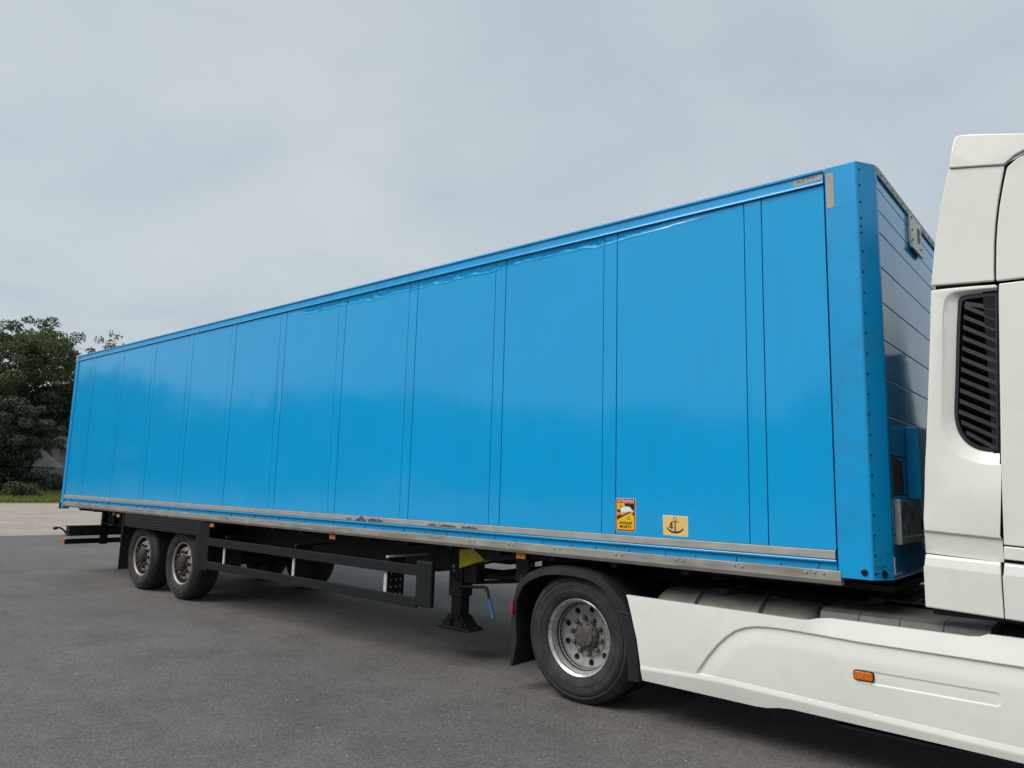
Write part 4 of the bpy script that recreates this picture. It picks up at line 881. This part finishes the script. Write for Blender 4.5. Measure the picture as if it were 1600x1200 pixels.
def tree(name, base, h, rad, label, mat, seed, z0=.28, nb=13, per=260, size=.13, tr=.26, cat='tree', clump=1.0, skew=(0, 0), gap=1.0, fill=0):
    rnd = random.Random(seed); t = tag(empty(name, base), label, cat); bx, by, bz = base
    mb = MB(); tp = [Vector((bx+rnd.uniform(-.12, .12)*i, by+rnd.uniform(-.12, .12)*i, bz+h*.82*i/6)) for i in range(7)]
    mb.tube(tp, [tr*(1-i/7.5) for i in range(7)], 8); cs = []; rs = []
    for k in range(nb):
        q = (k+.5)/nb; zz_ = h*(z0+(.80-z0)*q); a = k*2.4+rnd.uniform(-.4, .4)
        prof = math.sin(math.pi*min(1, (.18+.82*((zz_/h-z0)/(1-z0)))**.85))**.6
        ln = rad*prof*rnd.uniform(.75, 1.08); i = min(5, int(zz_/(h*.82)*6)); st = tp[i].lerp(tp[i+1], zz_/(h*.82)*6-i)
        en = st+Vector((math.cos(a)*ln+skew[0], math.sin(a)*ln+skew[1], h*rnd.uniform(.06, .17))); md = (st+en)/2+Vector((0, 0, -.03*h*rnd.random()))
        mb.tube([st, md, en], [tr*.38, tr*.24, tr*.07], 5)
        for j in range(5):
            f = .38+.155*j; c = st.lerp(en, f)+Vector((rnd.gauss(0, .5), rnd.gauss(0, .5), rnd.gauss(.25, .45)))*clump
            cs.append(tuple(c)); rs.append(clump*rnd.uniform(.55, 1.15))
            if j > 1:
                c2 = c+Vector((rnd.gauss(0, .9), rnd.gauss(0, .9), rnd.gauss(.2, .6)))*clump; mb.tube([st.lerp(en, f-.1), c2], [tr*.12, tr*.03], 4)
                cs.append(tuple(c2)); rs.append(clump*rnd.uniform(.4, .85))
    for k in range(7):
        cs.append((tp[6].x+rnd.gauss(0, .9*clump), tp[6].y+rnd.gauss(0, .9*clump), tp[6].z+rnd.uniform(.0, .17)*h)); rs.append(clump*rnd.uniform(.5, .95))
    for k in range(fill):
        d = Vector((rnd.gauss(0, 1), rnd.gauss(0, 1), rnd.gauss(0, 1))).normalized(); q = rnd.uniform(.72, 1.)
        c = Vector((bx+d.x*rad*q, by+d.y*rad*q, bz+h*(1+z0)*.5+d.z*h*(1-z0)*.46*q))
        if d.z < -.35 and rnd.random() < .6: continue
        cs.append(tuple(c)); rs.append(clump*rnd.uniform(.5, 1.0)); i = 3+rnd.randrange(3); mb.tube([tp[i], tp[i].lerp(c, .5)+Vector((0, 0, .2)), c], [tr*.16, tr*.09, tr*.03], 4)
    mb.build('trunk', 'bark', t, org=base, smooth=60)
    V, n = leaf_mesh(cs, rs, per*gap, size)
    leaf_obj('crown', V, n, mat, t, base); return t
def azim(px, D):
    d = cf_*1134.+cr_*(px-800)+cu_*(600-745); h = math.hypot(d.x, d.y); return (1.169+d.x/h*D, -4.972+d.y/h*D, -.01)
tree('broadleaf_tree', azim(22, 80), 16.2, 4.6, 'tall leafy tree with sky showing through its crown, left of the trailer', 'leaf', 3, z0=.30, nb=12, per=340, size=.12, fill=150)
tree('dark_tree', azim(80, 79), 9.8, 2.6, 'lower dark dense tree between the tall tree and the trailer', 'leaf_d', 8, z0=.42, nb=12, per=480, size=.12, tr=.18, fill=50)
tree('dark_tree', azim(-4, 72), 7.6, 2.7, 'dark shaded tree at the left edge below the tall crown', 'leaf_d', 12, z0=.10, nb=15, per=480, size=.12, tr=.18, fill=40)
tree('slender_tree', azim(160, 92), 18.0, 1.7, 'thin treetop peeking over the rear end of the blue trailer', 'leaf', 21, z0=.5, nb=10, per=120, size=.13, tr=.14, clump=.7)
tree('bare_topped_tree', azim(-42, 86), 16.6, 3.6, 'sparse twiggy tree at the extreme left edge', 'leaf', 31, z0=.45, nb=11, per=60, size=.12, tr=.2)
def bush(base, w, h, label, seed, mat='leaf_b'):
    rnd = random.Random(seed); t = tag(empty('bush', base), label, 'bush', 'bushes along the meadow edge'); cs = []; rs = []; mb = MB()
    for k in range(16):
        a = rnd.uniform(0, 6.28); r = w*math.sqrt(rnd.random())*.85; z = h*rnd.uniform(.15, .8)*(1-.45*(r/w)**2)
        c = (base[0]+r*math.cos(a), base[1]+r*math.sin(a), z); cs.append(c); rs.append(rnd.uniform(.3, .5)*h*.75)
        mb.tube([(base[0], base[1], 0), (base[0]+r*.4*math.cos(a), base[1]+r*.4*math.sin(a), z*.5), c], [.03, .02, .008], 4)
    mb.build('stem', 'bark', t, org=base); V, n = leaf_mesh(cs, rs, 700, .085); leaf_obj('foliage', V, n, mat, t, base)
bush(azim(38, 64), 1.25, 1.5, 'rounded green bush on the grass, left of the shed', 41)
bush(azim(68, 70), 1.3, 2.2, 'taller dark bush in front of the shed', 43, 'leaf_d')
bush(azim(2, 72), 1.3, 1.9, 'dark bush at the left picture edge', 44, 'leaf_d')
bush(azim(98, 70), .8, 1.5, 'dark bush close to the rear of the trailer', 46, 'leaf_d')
# shed with corrugated roof
ec = azim(99, 73); SO = (ec[0]-2.9*.893+3.5*.45, ec[1]-2.9*.45-3.5*.893, 0.)
sh = tag(empty('shed', SO), 'low grey shed with corrugated roof behind the trees', 'shed')
sh.rotation_euler = (0, 0, R(26.7))
def shp(mb, n, m, par=sh): return mb.build(n, m, par)
shp(MB().box(-2.5, 2.5, .6, 3.0, 0, 2.5), 'wall', 'shedwall')
rfm = MB(); nx = 90
for sgn in (1, -1):
    def rf(u, v, sgn=sgn): return (sgn*(2.9*(1-v)), -.2+3.7*u, 2.35+1.75*v+.035*math.sin(u*3.7/.18*2*math.pi*.5))
    rfm.grid(rf, nx*2, 1)
shp(rfm, 'roof', 'shedroof')
shp(MB().prism([(-4.0, 0), (3.2, 0), (3.2, 3.0), (-.4, 5.2), (-4.0, 3.0)], 'y', 5.0, 9.0), 'annex', 'shedwall')
shp(MB().prism([(3.5, 2.85), (-.4, 5.22), (-4.3, 2.85), (-4.3, 2.98), (-.4, 5.36), (3.5, 2.98)], 'y', 4.7, 9.3), 'annex_roof', 'shedroof')
for s_ in (.6, 3.0): shp(MB().prism([(-2.5, 2.5), (2.5, 2.5), (0, 4.0)], 'y', s_-.02, s_+.02), 'gable', 'shedwall')
shp(MB().box(2.5, 2.53, -.8, .3, .05, 2.1), 'shed_door', 'dark')
# grass blades along the meadow edge
n = 26000; gx = -50.2-RNG.uniform(0, 1, n)**1.6*18; gy = RNG.uniform(-6, 34, n)
hh = RNG.uniform(.10, .32, n)*(1+.9*(gx < -60)); a = RNG.uniform(0, 6.28, n); ww = .03
b0 = np.stack([gx-np.cos(a)*ww, gy-np.sin(a)*ww, np.full(n, -.012)], 1); b1 = np.stack([gx+np.cos(a)*ww, gy+np.sin(a)*ww, np.full(n, -.012)], 1)
tpv = np.stack([gx+RNG.normal(0, .08, n), gy+RNG.normal(0, .08, n), hh], 1); t2 = tpv+np.array([.008, .008, 0])
V = np.stack([b0, b1, t2, tpv], 1).reshape(-1, 3)
g = leaf_obj('meadow_grass', V, n, 'blade', None, (0, 0, 0)); tag(g, 'long yellow-green grass growing along the gravel edge', 'grass', kind='stuff')
# wood on the other side of the lot, behind the photographer, mirrored in the paint
cs = []; rs = []
def along(p, q, step):
    d = math.dist(p, q); k = int(d/step)
    for i in range(k): yield p[0]+(q[0]-p[0])*i/k, p[1]+(q[1]-p[1])*i/k
for p, q in (((-92, -6), (-88, -82)), ((-88, -82), (60, -86))):
    for x, y in along(p, q, 2.6):
        h = 14.0+3.5*mnoise.noise((x*.04, y*.04, 0))+random.uniform(-1., 1.5)
        for k in range(12): cs.append((x+random.gauss(0, 1.6), y+random.gauss(0, 1.6), h*random.uniform(.06, .92))); rs.append(random.uniform(1.5, 2.3))
V, n = leaf_mesh(cs, rs, 42, .62)
tag(leaf_obj('distant_wood', V, n, 'leaf_w', None, (0, 0, 0)), 'far-off wood across the lot, mirrored dimly in the blue paint', 'wood', kind='stuff')
# crumbs and leaf scraps on the asphalt
pb = MB()
for k in range(200):
    x = random.uniform(-16, 3); y = random.uniform(-4.6, 1.2)
    r = random.uniform(.004, .012)*(1.6 if random.random() < .1 else 1); a = random.uniform(0, 3.14); n = 5
    ring_ = [(x+r*math.cos(a+i*1.257)*random.uniform(.6, 1.2), y+r*math.sin(a+i*1.257)*random.uniform(.5, 1.), .001) for i in range(n)]
    pb.add(ring_+[(x+random.uniform(-.3, .3)*r, y, r*.5)], [(i, (i+1) % n, n) for i in range(n)])
tag(pb.build('grit', 'tape'), 'pale grit and leaf scraps scattered on the asphalt', 'grit', kind='stuff')
